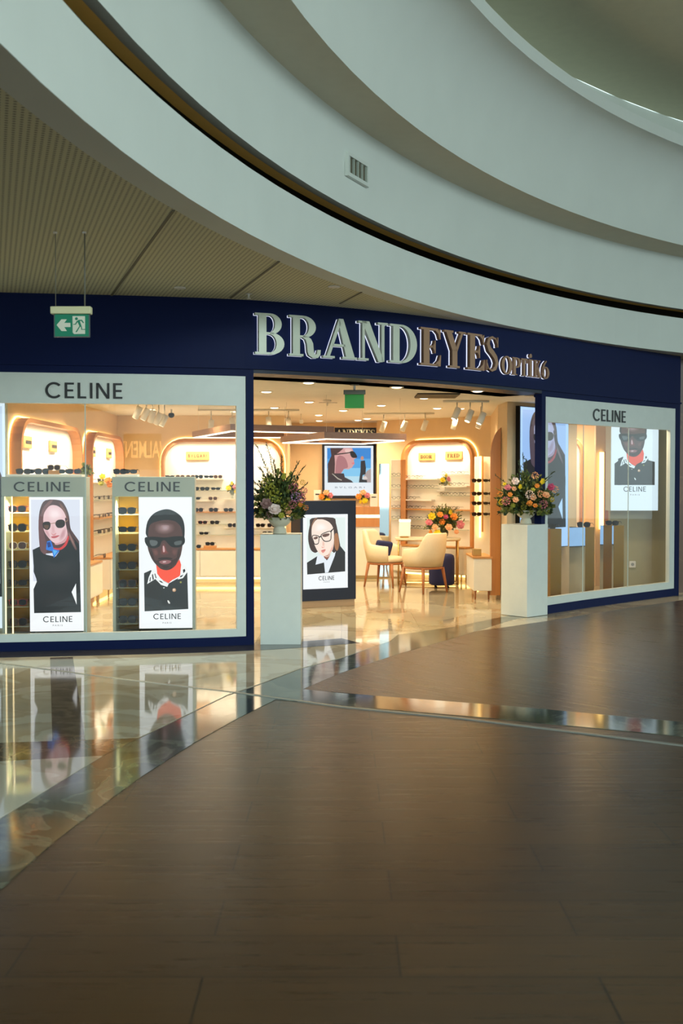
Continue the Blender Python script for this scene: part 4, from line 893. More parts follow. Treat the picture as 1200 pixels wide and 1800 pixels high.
# outlet
mb = MB(); p = Pd(1111, 992, 14.84); mb.box(p.x-.045, 14.83, p.z-.045, p.x+.045, 14.849, p.z+.045, WHITEM, bev=.005); mb.tube([(p.x, 14.832, p.z), (p.x, 14.826, p.z)], .022, mat('grey_plastic', (150, 150, 146), .4), 14); tag(mb.build('power_outlet'), 'white power outlet on the taupe wall', 'outlet')
# mirrored plinths
for i, (xl, xm, xr, yt, yb) in enumerate([(958, 968, 987, 930, 1047), (1001, 1029, 1045, 927, 1040), (1055, 1079, 1097, 924, 1034)]):
    D = [12.95, 13.5, 13.95][i]
    a, m_, b = Pd(xl, CY, D+.2), Pd(xm, CY, D), Pd(xr, CY, D+.09); zt = zat(yt, D)
    nm = ['left, half hidden', 'middle', 'right'][i]
    t = thing('display_plinth', 'brass and mirror plinth, %s one in the right window' % nm, 'plinth', ((a.x+b.x)/2, D, 0))
    back = Vector((-.1, .14, 0))
    pts = [m_, b, b+Vector((-.04, .24, 0)), a+Vector((.0, .2, 0)), a]
    mb = MB(); mb.slab([(v.x, v.y) for v in (m_, b, b+back, m_+back)], BRASSM, .003, zt); mb.build('brass_body', t, 'dark brass front', world=True)
    n_ = (m_-a); mb = MB(); q = Vector((0, .006, 0)); mb.slab([(v.x, v.y) for v in (a, m_-Vector((.002, 0, 0)), m_-Vector((.002, 0, 0))+q, a+q)], MIRROR, .003, zt); mb.build('mirror_side', t, 'mirrored side', world=True)
    glasses((m_.x-.01, D+.05, zt+.001), -.5, [0, 1, 0][i], 'sunglasses on the %s mirrored plinth of the right window' % nm.replace(', half hidden', ''), near=True).scale = (1.25, 1.1, 1.2)
# ------------------------------------------------------------ store sign
sgn = thing('store_sign', 'raised halo-lit shop name letters on the navy fascia', 'sign', (0, 0, 0))
ST = [('B', 447, 502), ('R', 507, 564), ('A', 566, 627), ('N', 628, 681), ('D', 683, 732), ('E', 737, 774), ('Y', 778, 817), ('E', 819, 850), ('S', 851, 875)]
SM = [('O', 881, 900), ('P', 900, 915), ('T', 915, 927), ('I', 928, 936), ('K', 938, 951), ('6', 952, 965)]
for k, (ch, a, b) in enumerate(ST+SM):
    big = k < 9; z0, z1 = (2.67, 3.045) if big else (2.665, 2.855)
    xa, xb = fx(a, .05), fx(b, .05); xm = (xa+xb)/2; p = fp(xm, .004); tt = ft(xm); W = (fp(xb)-fp(xa)).length*.97
    g, wd = serif(ch); m = SILVER if k < 5 else BRONZE
    root = MB(); halo = MB()
    for pg in g:
        q = [((x/wd-.5)*W, z0+z*(z1-z0)) for x, z in pg]
        root.prism(q, m, -.056 if big else -.042, -.016)
        halo.prism([(x*1.0, z-.001) for x, z in q], HALO, -.0155, -.001)
    M = Matrix.Translation(p) @ Matrix.Rotation(math.atan2(tt.y, tt.x), 4, 'Z')
    root.bm.transform(M); halo.bm.transform(M)
    o = root.build('letter', sgn, ('silver ' if k < 5 else 'bronze ')+('large' if big else 'small')+' letter'); halo.build('halo', o, 'white glowing backing')
# ------------------------------------------------------------ hanging exit sign
D = 7.23; a = Pd(90, 541, D); b = Pd(161, 554, D)
t = thing('exit_sign', 'green running-man exit sign hanging from the perforated ceiling', 'exit sign', ((a.x+b.x)/2, D, zat(594, D)))
W = b.x-a.x; zt = zat(541, D)-t.location.z; zm = zat(554, D)-t.location.z
CREAMP = mat('cream_plastic', (226, 222, 176), .5)
mb = MB(); mb.box(-W/2, -.03, zm, W/2, .03, zt, CREAMP, bev=.006); mb.build('housing', t)
x0_, x1_ = (95-125.5)/F*D, (158-125.5)/F*D
mb = MB(); mb.box(x0_, -.006, .0, x1_, .006, zm, mat('clear_plate', (90, 100, 100), .3)); mb.build('backing_plate', t)
mb = MB(); GRN = mat('exit_green', (14, 124, 92), .4, emit=(14, 120, 90), es=.12); WHS = mat('exit_white', (214, 216, 196), .5, emit=(214, 216, 196), es=.08)
sx = lambda x: (x-180)/(905-180)*(x1_-x0_-.012)+x0_+.006
sz = lambda y: zm-(y-290)/(755-290)*zm
mb.prism([(sx(185), .006), (sx(900), .006), (sx(900), zm), (sx(185), zm)], GRN, -.009, -.0065)
def sg(pts, m, l=0): mb.prism([(sx(x), sz(y)) for x, y in pts], m, -.0100-.0006*l, -.0094-.0006*l)
sg([(222, 510), (325, 395), (440, 395), (385, 468), (515, 468), (515, 552), (385, 552), (440, 633), (325, 633)], WHS)
sg([(560, 330), (825, 330), (825, 690), (855, 690), (590, 693), (562, 660)], WHS)
sg(arc(643, 384, 32, 30, 0, 340, 14), GRN, 1)
sg([(640, 440), (690, 405), (760, 405), (805, 465), (785, 475), (745, 430), (715, 430), (755, 545), (765, 595), (840, 590), (840, 608), (745, 608), (735, 550), (720, 545), (650, 655), (620, 655), (705, 530), (665, 450), (630, 505), (575, 505), (575, 490), (615, 488)], GRN, 1)
mb.build('pictogram_panel', t, 'green face with white arrow and running figure')
for px in (98, 149):
    X = (px-125.5)/F*D; mb = MB(); mb.tube([(X, 0, zt), (X+(.002), 0, 3.164-t.location.z)], .0028 if px < 120 else .005, mat('grey_cable', (120, 118, 104), .5), 6); mb.tube([(X, 0, 3.164-t.location.z-.012), (X, 0, 3.164-t.location.z)], .014, WHITEM, 10); mb.build('hanging_wire', t)
# lower ceiling fittings
for i, (px, py) in enumerate([(316, 506), (587, 504), (437, 517)]):
    p = Pz(px, py, 3.16); mb = MB()
    if i < 2: mb.lathe([(.035, -.008), (.05, -.008), (.05, 0), (.035, 0)], WHITEM, 18)
    else: mb.lathe([(.03, -.004), (.03, 0)], WHITEM, 12); mb.tube([(0, 0, 0), (0, 0, -.04)], .008, WHITEM, 8); mb.lathe([(.02, -.045), (.02, -.04)], WHITEM, 10)
    o = mb.build('ceiling_spotlight' if i < 2 else 'sprinkler'); o.location = (p.x, p.y, 3.163); tag(o, ['small round unlit spotlight in the perforated ceiling, left of the sprinkler', 'small round unlit spotlight in the perforated ceiling above the A of the sign', 'small sprinkler head in the perforated ceiling'][i], ['spotlight', 'spotlight', 'sprinkler'][i])
# vent in the second band
def cyl_hit(px, py, R):
    r = ray(px, py); a, b = 0, 40
    f = lambda t: math.hypot(r.x*t-CR[0], r.y*t-CR[1])-R
    t = 1.0
    while f(t) < 0: t += .01
    return Vector((r.x*t, r.y*t, EYE+r.z*t))
v0 = cyl_hit(606, 285, 13.405); v1 = cyl_hit(643, 312, 13.405); tv = (v1-v0); tv.z = 0; vw = tv.length; rv = math.atan2(tv.y, tv.x)
vb = cyl_hit(625, 320, 13.4); vt = cyl_hit(625, 278, 13.4)
t = thing('air_vent', 'square louvred air vent in the second curved white band', 'air vent', ((v0+v1)/2).to_tuple(), rv); h2 = (vt.z-vb.z)/2
mb = MB()
for q in ((-vw/2, -h2, vw/2, -h2+.03), (-vw/2, h2-.03, vw/2, h2), (-vw/2, -h2+.03, -vw/2+.025, h2-.03), (vw/2-.025, -h2+.03, vw/2, h2-.03)): mb.box(q[0], -.03, q[1], q[2], .0, q[3], WHITEP)
mb.build('vent_frame', t)
mb = MB(); mb.box(-vw/2+.02, -.008, -h2+.02, vw/2-.02, -.003, h2-.02, DARK); mb.build('vent_back', t)
for i in range(5): mb = MB(); X = -vw/2+.04+i*(vw-.08)/4; mb.box(X-.004, -.025, -h2+.03, X+.012, -.009, h2-.03, GREYF); mb.build('slat', t)
# ------------------------------------------------------------ pedestals with urns and flowers
def pedestal(loc, rz, s, h, label):
    mb = MB(); mb.box(-s/2, -s/2, .005, s/2, s/2, h, PLINTHW, bev=.003); o = mb.build('pedestal'); o.location = loc; o.rotation_euler[2] = rz; return tag(o, label, 'pedestal')
PL = Vector(((457+528)/2-600, 0, 0))*(9.93/F); PL.y = 10.12
pedestal((PL.x, PL.y, 0), 0, .372, 1.02, 'tall white square pedestal left of the entrance, in front of the doorway')
cn = Pd(929.5, CY, 11.95); PR = Vector((cn.x-.005, cn.y+.245, 0))
pedestal((PR.x, PR.y, 0), math.radians(42), .37, 1.03, 'tall white square pedestal right of the entrance, turned to show two faces')
def urn(loc, label, s=1.0):
    mb = MB(); mb.lathe([(.062*s, 0), (.065*s, .01), (.058*s, .05*s), (.045*s, .062*s), (.06*s, .072*s), (.095*s, .1*s), (.115*s, .14*s), (.118*s, .155*s), (.108*s, .155*s), (.09*s, .12*s), (.02*s, .11*s)], STONE, 32)
    o = mb.build('flower_urn'); o.location = loc; return tag(o, label, 'urn')
urn((Pd(490, 0, 10.1).x, 10.1, 1.021), 'pale stone footed urn on the left pedestal')
urn((Pd(928, 0, 12.2).x, PR.y, 1.031), 'pale stone footed urn on the right pedestal', 1.0)
LEAFS = [mat('leaf_dark', (50, 66, 38), .55), mat('leaf_olive', (104, 108, 46), .55), mat('leaf_mid', (72, 92, 46), .55), mat('leaf_light', (132, 138, 62), .55)]
def leaf(mb, p, d, L, Wd, m):
    d = d.normalized(); s = d.cross(Vector((random.uniform(-1, 1), random.uniform(-1, 1), random.uniform(-1, 1)))).normalized()*Wd; n = s.cross(d).normalized()*L*.12
    a = p; b = p+d*L*.5+s+n; c_ = p+d*L; e = p+d*L*.5-s+n
    mb.face([a, b, c_], m, True); mb.face([a, c_, e], m, True)
PETM = {}
def petal(col):
    if col not in PETM: PETM[col] = mat('petal_%d_%d_%d' % col, col, .6)
    return PETM[col]
def bloom_mesh(col, kind):
    mb = MB(); m = petal(col); rnd = random.Random(hash(col) % 1000)
    if kind == 'rose':
        for ring_, (n, r, tilt) in enumerate([(6, 1.0, .25), (6, .85, .6), (5, .62, .95), (4, .38, 1.3)]):
            for i in range(n):
                A = 2*PI*i/n+ring_*.5; d = Vector((math.cos(A)*math.cos(tilt), math.sin(A)*math.cos(tilt), math.sin(tilt))); s = Vector((-math.sin(A), math.cos(A), 0))*r*.5
                c = Vector((0, 0, -.1)); u = Vector((0, 0, .22*r))
                P = [c, c+d*r*.5+s*.9-u*.6, c+d*r+s*.6, c+d*r*1.08+u*.3, c+d*r-s*.6, c+d*r*.5-s*.9-u*.6]
                mb.face(P, m, True)
        mb.lathe([(.02, -.2), (.35, -.1), (.4, .2), (.2, .45), (.03, .5)], m, 10)
    elif kind == 'tulip':
        for i in range(6):
            A = PI/3*i; d = Vector((math.cos(A), math.sin(A), 0)); s = Vector((-math.sin(A), math.cos(A), 0))*.42
            mb.face([Vector((0, 0, -.8)), d*.5+s+Vector((0, 0, -.2)), d*.35+s*.4+Vector((0, 0, .7)), d*.25+Vector((0, 0, .95)), d*.35-s*.4+Vector((0, 0, .7)), d*.5-s+Vector((0, 0, -.2))], m, True)
    else:       # cluster of small florets
        for i in range(26):
            z = 1-2*(i+.5)/26; A = i*2.4; r_ = math.sqrt(1-z*z); c = Vector((r_*math.cos(A), r_*math.sin(A), z))*.8
            for j in range(4):
                s = Vector((rnd.uniform(-1, 1), rnd.uniform(-1, 1), rnd.uniform(-1, 1))).normalized()
                a = c.cross(s).normalized()*.26; mb.face([c*.95, c*1.1+a, c*1.25+a*.6+s*.1, c*1.1+s*.2], m, True)
    me = bpy.data.meshes.new('bloom'); mb.bm.to_mesh(me); mb.bm.free(); me.materials.append(m); return me
BM = {}
def bouquet(label, c, rx, rz, stems, nleaf, blooms, D, sprigs=(), loose=.5, leafL=.05, clusters=0):
    root = thing('flower_bouquet', label, 'flowers', c)
    fol = MB(); st = MB()
    for i in range(stems):
        A = random.uniform(0, 2*PI); el = random.uniform(.15, 1.5)**1; rr = random.uniform(.75, 1.08)
        tip = Vector((math.cos(A)*math.cos(el)*rx, math.sin(A)*math.cos(el)*rx*.75, rz[0]+math.sin(el)*rz[1]))*rr
        tip.z = max(tip.z, -.02)
        mid = Vector((tip.x*.35, tip.y*.35, tip.z*.6)); P = []
        for k in range(7):
            t = k/6; P.append(mid*(2*t*(1-t))+tip*t*t)
        st.tube(P, [.0022]*7, LEAFS[2], 4, False); m = random.choice(LEAFS)
        for k in range(nleaf):
            t = .3+.7*k/nleaf; j = min(5, int(t*6)); p = P[j].lerp(P[j+1], t*6-j)
            d = (P[j+1]-P[j]).normalized()+Vector((random.uniform(-1, 1), random.uniform(-1, 1), random.uniform(-.6, .9)))*.9
            leaf(fol, p, d, leafL*random.uniform(.7, 1.3), leafL*.26, m)
    for i in range(stems*3):       # short leafy filler between the blooms
        A = random.uniform(0, 2*PI); el = random.uniform(-.3, 1.4); q_ = random.uniform(.35, .86)
        p = Vector((math.cos(A)*math.cos(el)*rx, math.sin(A)*math.cos(el)*rx*.75, rz[0]+math.sin(el)*rz[1]*.8))*q_; p.z = max(p.z, .0)
        for k in range(4): leaf(fol, p, p.normalized()+Vector((random.uniform(-1, 1), random.uniform(-1, 1), random.uniform(-1, 1)))*.8, leafL*random.uniform(.8, 1.3), leafL*.34, LEAFS[i % 4])
    for (px, py, thick) in sprigs:
        tip = Pd(px, py, D)-Vector(c); mid = Vector((tip.x*.3, tip.y*.3, tip.z*.5+.05)); P = []
        for k in range(11): t = k/10; P.append(mid*(2*t*(1-t))+tip*t*t)
        st.tube(P, [.003]*11, LEAFS[0], 4, False)
        for k in range(26):
            t = .4+.6*k/26; j = min(9, int(t*10)); p = P[j].lerp(P[j+1], t*10-j)
            leaf(fol, p, (P[j+1]-P[j]).normalized()+Vector((random.uniform(-1, 1), random.uniform(-1, 1), random.uniform(-1, 1)))*.7, .04*thick, .005, LEAFS[0])
    fol.build('foliage', root, 'green leaves and sprigs'); st.build('stems', root)
    for (px, py, r, col, kind) in blooms:
        k = (col, kind)
        if k not in BM: BM[k] = bloom_mesh(col, kind)
        rw = Pd(px, py, D)-Vector(c); dep = math.sqrt(max(0, 1-min(1, (rw.x/rx)**2)))*rx*.8
        o = bpy.data.objects.new({'rose': 'rose', 'tulip': 'tulip', 'cluster': 'blossom_cluster'}[kind], BM[k]); C.objects.link(o); o.parent = root
        s = r/F*D*(1.28 if kind == 'cluster' else 1.1); pos = rw+Vector((0, -dep*random.uniform(.6, 1), 0)); pos.x *= (D-dep*.8)/D; o.location = pos; o.scale = (s, s, s)
        tlt = 1.1 if kind != 'tulip' else .2
        o.rotation_euler = (tlt+random.uniform(-.2, .2), random.uniform(-.3, .3), 0)
        names = {(236, 214, 204): 'pale pink'}
        o['label'] = colname(col)+' '+{'rose': 'rose', 'tulip': 'tulip', 'cluster': 'blossom cluster'}[kind]
    return root
def colname(c):
    t = {'white': (236, 214, 204), 'pink': (214, 130, 140), 'lilac': (190, 150, 190), 'yellow': (232, 206, 40), 'orange': (232, 150, 60), 'peach': (236, 178, 130), 'magenta': (186, 74, 112), 'yellow-green': (172, 170, 62), 'mauve': (150, 116, 110)}
    return min(t, key=lambda k: sum((a-b)**2 for a, b in zip(t[k], c)))
WH = (236, 214, 204); PK = (214, 130, 140); LI = (190, 150, 190); YE = (232, 206, 40); OR = (232, 150, 60); PE = (236, 178, 130); MG = (186, 74, 112); YG = (172, 170, 62); MV = (150, 116, 110)
cL = (Pd(490, 0, 10.1).x, 10.1, 1.15)
bouquet('tall mixed bouquet in the urn of the left pedestal', cL, .27, (.12, .34), 120, 12,
        [(485, 895, 10, WH, 'rose'), (470, 885, 9, MV, 'rose'), (517, 858, 7, PK, 'cluster'), (521, 873, 7, LI, 'cluster'), (531, 876, 6, PK, 'cluster'), (516, 886, 6, PK, 'cluster'), (535, 863, 5, PK, 'cluster'), (529, 887, 4, OR, 'rose'), (503, 892, 7, YG, 'cluster'), (500, 838, 7, YG, 'tulip'), (478, 862, 9, YG, 'cluster'), (486, 872, 9, YG, 'cluster'), (470, 850, 8, YG, 'cluster'), (508, 898, 6, PE, 'rose'), (497, 905, 5, YG, 'rose'), (533, 848, 4, YG, 'cluster'), (538, 892, 4, OR, 'cluster'), (476, 903, 5, MV, 'cluster')],
        10.1, [(450, 782, 1.1), (468, 778, .9), (419, 879, 1), (424, 884, .8), (525, 812, 1), (535, 820, 1), (480, 808, 1), (456, 822, 1.1), (445, 845, 1), (447, 868, 1), (540, 850, .8), (495, 800, .8)])
cR = (Pd(928, 0, PR.y).x, PR.y, 1.16)
bouquet('round colourful bouquet in the urn of the right pedestal', cR, .37, (.05, .38), 150, 12,
        [(899, 846, 6, WH, 'rose'), (909, 856, 5, YE, 'tulip'), (946, 847, 6, YE, 'tulip'), (887, 857, 5.5, PK, 'rose'), (897, 859, 4, PE, 'rose'), (964, 856, 6, MG, 'rose'), (899, 878, 5, PE, 'rose'), (884, 880, 6, PK, 'cluster'), (924, 884, 5, OR, 'rose'), (924, 869, 6, WH, 'cluster'), (931, 874, 5, PE, 'rose'), (950, 886, 6, PK, 'cluster'), (933, 888, 4, OR, 'rose'), (966, 878, 3.5, YE, 'cluster'), (882, 851, 3, YE, 'rose'), (939, 854, 4, OR, 'rose'), (944, 868, 5, PE, 'cluster'), (890, 869, 4, OR, 'rose'), (875, 868, 4, OR, 'cluster'), (953, 870, 6, PE, 'rose'), (972, 860, 5, PE, 'cluster'), (897, 888, 4, YG, 'rose'), (930, 861, 4, YG, 'rose'), (935, 836, 5, PE, 'cluster'), (877, 882, 4, YE, 'cluster'), (915, 891, 4, YG, 'cluster')],
        PR.y, [(918, 798, 1), (912, 810, 1), (924, 806, 1), (975, 828, .9), (870, 835, .8), (968, 838, .8), (979, 868, .8)], clusters=1)
# ------------------------------------------------------------ standee, counter, poster
a = Pd(527.5, CY, 12.8); b = Pd(625.5, CY, 13.1); tt = (b-a); tt.z = 0; W = tt.length; rz = math.atan2(tt.y, tt.x)
t = thing('poster_stand', 'navy free-standing poster stand with the eyeglasses portrait inside the entrance', 'poster stand', (a.x, a.y, 0), rz)
mb = MB(); mb.box(0, 0, .085, W, .3, 1.28, NAVYD, bev=.004); mb.build('body', t)
mb = MB(); mb.box(.012, .012, .004, W-.012, .29, .085, wood('plinth_wood', (170, 140, 104), (150, 120, 88))); mb.build('base', t, 'beige wooden base')
mb = MB(); pw = .58; ph = (1035-904)/F*12.9; draw_poster(mb, POSTER_C, pw, ph, -.008, 1.0); mb.bm.transform(Matrix.Translation((.035, 0, zat(1036, 12.85)))); mb.build('poster', t, 'backlit portrait poster')
cx0, cx1 = Pd(520, CY, 16.8).x, Pd(667, CY, 16.8).x; D = 16.8
t = thing('reception_counter', 'oak and white reception counter behind the navy poster stand', 'counter', ((cx0+cx1)/2, D, 0)); hw = (cx1-cx0)/2
zt, z2, z3, z4 = zat(891, D), zat(905, D), zat(910, D), zat(926, D)
mb = MB(); mb.box(-hw, 0, .05, hw, .5, z4-.001, CABW, bev=.004); mb.build('lower_front', t, 'white lower front')
mb = MB(); mb.box(-hw, -.02, z2+.001, hw, .5, zt, OAKV); mb.box(-hw, -.02, z4, hw, .5, z3-.001, OAKV); mb.build('oak_band', t)
mb = MB(); mb.box(-hw, -.012, z3, hw, .48, z2, LEDC); mb.build('light_strip', t, 'glowing horizontal strip')
mb = MB(); mb.box(-hw+.02, .03, .004, hw-.02, .48, .049, BRASS); mb.build('plinth', t)
D = 18.1; a = Pd(566, CY, D); b = Pd(660, CY, D); z0_, z1_ = zat(876, D), zat(780, D)
t = thing('light_box', 'navy-framed lit poster with a profile portrait above the counter', 'light box', (a.x, D, z0_))
W = b.x-a.x; H_ = z1_-z0_
mb = MB(); mb.box(0, 0, 0, W, .09, H_, NAVYD, bev=.004); mb.build('frame', t)
mb = MB(); draw_poster(mb, POSTER_D, W*.91, H_*.91, -.008, .95); mb.bm.transform(Matrix.Translation((W*.045, 0, H_*.05))); mb.build('poster', t, 'backlit profile portrait poster')
D = 17.6; a = Pd(588, CY, D); b = Pd(661, CY, D)
t = thing('name_board', 'dark hanging board with cropped pale shop letters above the counter', 'sign', ((a.x+b.x)/2, D, zat(772, D)))
mb = MB(); mb.box(a.x-t.location.x, 0, 0, b.x-t.location.x, .05, zat(752, D)-t.location.z, NAVYD); mb.build('board', t)
mb = MB(); x = a.x-t.location.x+.02
wl = (b.x-a.x-.04)
tot = sum(serif(c_)[1]+.04 for c_ in 'ANDEYES'); u = wl/tot; zz = .02
for ch in 'ANDEYES':
    g, wd = serif(ch)
    for pg in g: mb.prism([(x+px*u, zz+pz*.135) for px, pz in pg], SILVER, -.02, -.001)
    x += (wd+.04)*u
mb.build('lettering', t, 'pale metal letters')
# items on the counter
def cup_vase(px, D, z, label, m=GLASSV, s=1.0):
    mb = MB(); mb.lathe([(.02*s, 0), (.012*s, .02*s), (.03*s, .07*s), (.042*s, .12*s), (.038*s, .12*s), (.01*s, .05*s)], m, 16); o = mb.build('flower_vase'); o.location = (Pd(px, CY, D).x, D, z); return tag(o, label, 'vase')
zc = zat(891, 16.8)+.001
def cardbox(px, D, z, w_, h_, label, m=CABW):
    mb = MB(); mb.box(-w_/2, -.03, 0, w_/2, .03, h_, m, bev=.003); mb.box(-w_*.3, -.032, h_*.7, w_*.3, -.031, h_*.78, BLACKT); o = mb.build('table_sign'); o.location = (Pd(px, CY, D).x, D, z); o.rotation_euler[2] = .2; return tag(o, label, 'sign')
cardbox(656, 16.95, zc, .12, .2, 'small white sign card at the right end of the counter')
cardbox(557, 16.95, zc, .11, .26, 'tall cream sign card at the left end of the counter', PANELW)
for px, nm in ((573, 'left'), (638, 'right')):
    cup_vase(px, 16.95, zc, 'small pale footed vase, %s one on the counter' % nm, mat('cream_ceramic', (232, 214, 160), .3), .9)
    bouquet('small orange and yellow posy in the %s counter vase' % nm, (Pd(px, CY, 16.95).x, 16.95, zc+.1), .11, (.03, .13), 18, 5, [(px-8, 873, 5, OR, 'rose'), (px+7, 871, 5, PK, 'rose'), (px, 866, 5, PE, 'rose'), (px+3, 880, 5, YE, 'rose'), (px-5, 882, 4, YE, 'tulip')], 16.95, leafL=.035)
# vases in niches
for px, py, D, nm in ((408, 876, BV-.14, 'rear wide'), (783, 862, 16.75, 'eyeglass')):
    z = zat(py, D)
    mb = MB(); mb.box(-.13, -.07, -.012, .13, .08, 0, CABW); o = mb.build('display_shelf'); o.location = (Pd(px, CY, D).x, D, z-.002); tag(o, 'short white shelf holding a flower vase in the %s niche' % nm, 'shelf')
    cup_vase(px, D, z, 'small clear vase with flowers in the %s niche' % nm)
    bouquet('small yellow and pink posy in the %s niche' % nm, (Pd(px, CY, D).x, D, z+.1), .1, (.02, .12), 14, 5, [(px-6, py-18, 4.5, YE, 'rose'), (px+6, py-20, 4.5, PK, 'rose'), (px, py-26, 4, YE, 'tulip'), (px+8, py-12, 4, YE, 'rose')], D, leafL=.03)
mb_z = 1.501; Yv = lp(188, LWX+.16)
cup_vase(600+(LWX+.2)/13.3*F, 13.3, mb_z, 'small clear vase on the top shelf of the nearer left-wall niche')
bouquet('small yellow and orange posy on the left-wall shelf', (LWX+.2, 13.3, mb_z+.1), .1, (.02, .12), 14, 5, [(180, 838, 5, YE, 'rose'), (190, 845, 6, OR, 'rose'), (178, 850, 5, YG, 'rose'), (193, 853, 5, OR, 'rose')], 13.3, leafL=.04)
# ------------------------------------------------------------ pendant frames
def pendant(label, P, z, hgt=.075, wid=.07):
    q = [Vector(((px-600)/F*D, D, 0)) for px, D in P]; c = sum(q, Vector())/len(q)
    t = thing('pendant_light', label, 'pendant light', (c.x, c.y, z)); q = [v-c for v in q]; n = len(q)
    def inset(d):
        out = []
        for i in range(n):
            a, b, e = q[i-1], q[i], q[(i+1) % n]; d1 = (b-a).normalized(); d2 = (e-b).normalized()
            n1 = Vector((-d1.y, d1.x, 0)); n2 = Vector((-d2.y, d2.x, 0)); bis = (n1+n2); bis /= bis.length_squared/2
            s = 1 if sum((q[k].x*q[(k+1) % n].y-q[(k+1) % n].x*q[k].y) for k in range(n)) > 0 else -1
            out.append(b+bis*d*s)
        return out
    I = inset(wid); J0 = inset(wid*.25); J1 = inset(wid*.75); mb = MB()
    for i in range(n):
        j = (i+1) % n; mb.slab([tuple(v[:2]) for v in (q[i], q[j], I[j], I[i])], WALNUT, 0, hgt)
    mb.build('wooden_frame', t)
    mb = MB()
    for i in range(n):
        j = (i+1) % n; mb.slab([tuple(v[:2]) for v in (J0[i], J0[j], J1[j], J1[i])], LEDC, -.012, -.0005)
    mb.build('light_strip', t, 'glowing strip under the frame')
    for v in q: mb = MB(); mb.tube([v*.9+Vector((0, 0, hgt)), v*.9+Vector((0, 0, ZC-z))], .0015, WHITEM, 4); mb.build('suspension_wire', t)
pendant('angular wooden pendant light, left one above the shop floor', [(338, 14.4), (405, 12.5), (587, 13.1), (505, 14.4)], 2.1)
pendant('angular wooden pendant light, right one above the shop floor', [(493, 13.57), (570, 12.3), (714, 12.8), (640, 13.97)], 2.0)
# ------------------------------------------------------------ track spots
def spot_proto(label):
    r = thing('track_spotlight', label, 'spotlight')
    mb = MB(); mb.tube([(0, 0, 1), (0, 0, .1)], .008, WHITEM, 8); mb.build('stem', r)
    mb = MB(); M = Matrix.Rotation(.35, 4, 'X') @ Matrix.Rotation(.3, 4, 'Y'); mb.tube([M @ Vector((0, 0, .05)), M @ Vector((0, 0, -.1))], .038, WHITEM, 16)
    mb.build('lamp_head', r); mb = MB(); mb.tube([M @ Vector((0, 0, -.1005)), M @ Vector((0, 0, -.102))], .03, EM((255, 236, 200), 6), 14); mb.build('lamp_lens', r); return r
spots = [((674, 747), 15.6), ((711, 746), 15.6), ((747, 745), 15.5), ((799, 742), 14.8), ((803, 724), 13.2), ((826, 728), 13.2), ((847, 732), 13.2), ((845, 740), 14.2), ((472, 740), 14.8), ((507, 742), 14.8), ((371, 745), 14.8), ((408, 741), 14.8)]
spots += [((x, y), 13.0+.15*i) for i, (x, y) in enumerate([(243, 722), (257, 725), (268, 729), (279, 733), (289, 736)])]
sp0 = None
for i, ((px, py), D) in enumerate(spots):
    p = Pd(px, py, D); p.z = min(p.z, 2.39)
    lb, gr = ('white track spotlight aimed at the rear niches', 'white track spotlights over the right half of the shop') if i < 8 else (('white track spotlight near the rear niche', 'white track spotlights over the rear niche') if i < 12 else ('white track spotlight in the tight row behind the left window', 'white track spotlights in a tight row'))
    if sp0 is None: sp0 = o = spot_proto(lb); o.location = p
    else: o = dup(sp0, p, (i*1.3) % 1 if i > 11 else [0, .2, 0, -.3, 1.2, 1.3, 1.1, .4, 2.6, 2.8, 2.4, 2.6][i], lb)
    o['group'] = gr
    for c_ in o.children:
        if c_.name.startswith('stem'): c_.scale = (1, 1, 2.495-p.z)
def rail(a, b, label, z=2.485):
    mb = MB(); mb.tube([a, b], .014, WHITEM, 6); tag(mb.build('lighting_track'), label, 'lighting track')
rail((Pd(640, 0, 15.6).x, 15.6, 2.485), (Pd(765, 0, 15.5).x, 15.5, 2.485), 'white ceiling track above the eyeglass niche')
rail((Pd(780, 0, 13.2).x, 13.2, 2.485), (Pd(862, 0, 13.2).x, 13.2, 2.485), 'white ceiling track near the right column')
rail((Pd(345, 0, 14.8).x, 14.8, 2.485), (Pd(525, 0, 14.8).x, 14.8, 2.485), 'white ceiling track before the rear wide niche')
rail((Pd(236, 0, 12.9).x, 12.9, 2.485), (Pd(296, 0, 13.7).x, 13.7, 2.485), 'white ceiling track behind the left window')
mb = MB(); p = Pd(301, 729, 13.7); mb.tube([(0, 0, .07), (0, 0, 0)], .012, WHITEM, 8); mb.lathe([(.01, -.04), (.035, -.025), (.04, 0), (.03, .02)], BLACKP, 16); o = mb.build('security_camera'); o.location = p; tag(o, 'small dark dome camera at the end of the left spotlight row', 'camera')
mb = MB(); p = Pd(529, 742, 15.8); mb.box(-.02, -.1, -.02, .03, .03, .03, WHITEM, bev=.006); mb.tube([(0, 0, .03), (0, 0, 2.499-p.z)], .008, WHITEM, 8); o = mb.build('security_camera'); o.location = p; tag(o, 'small white bullet camera on the ceiling near the counter', 'camera')
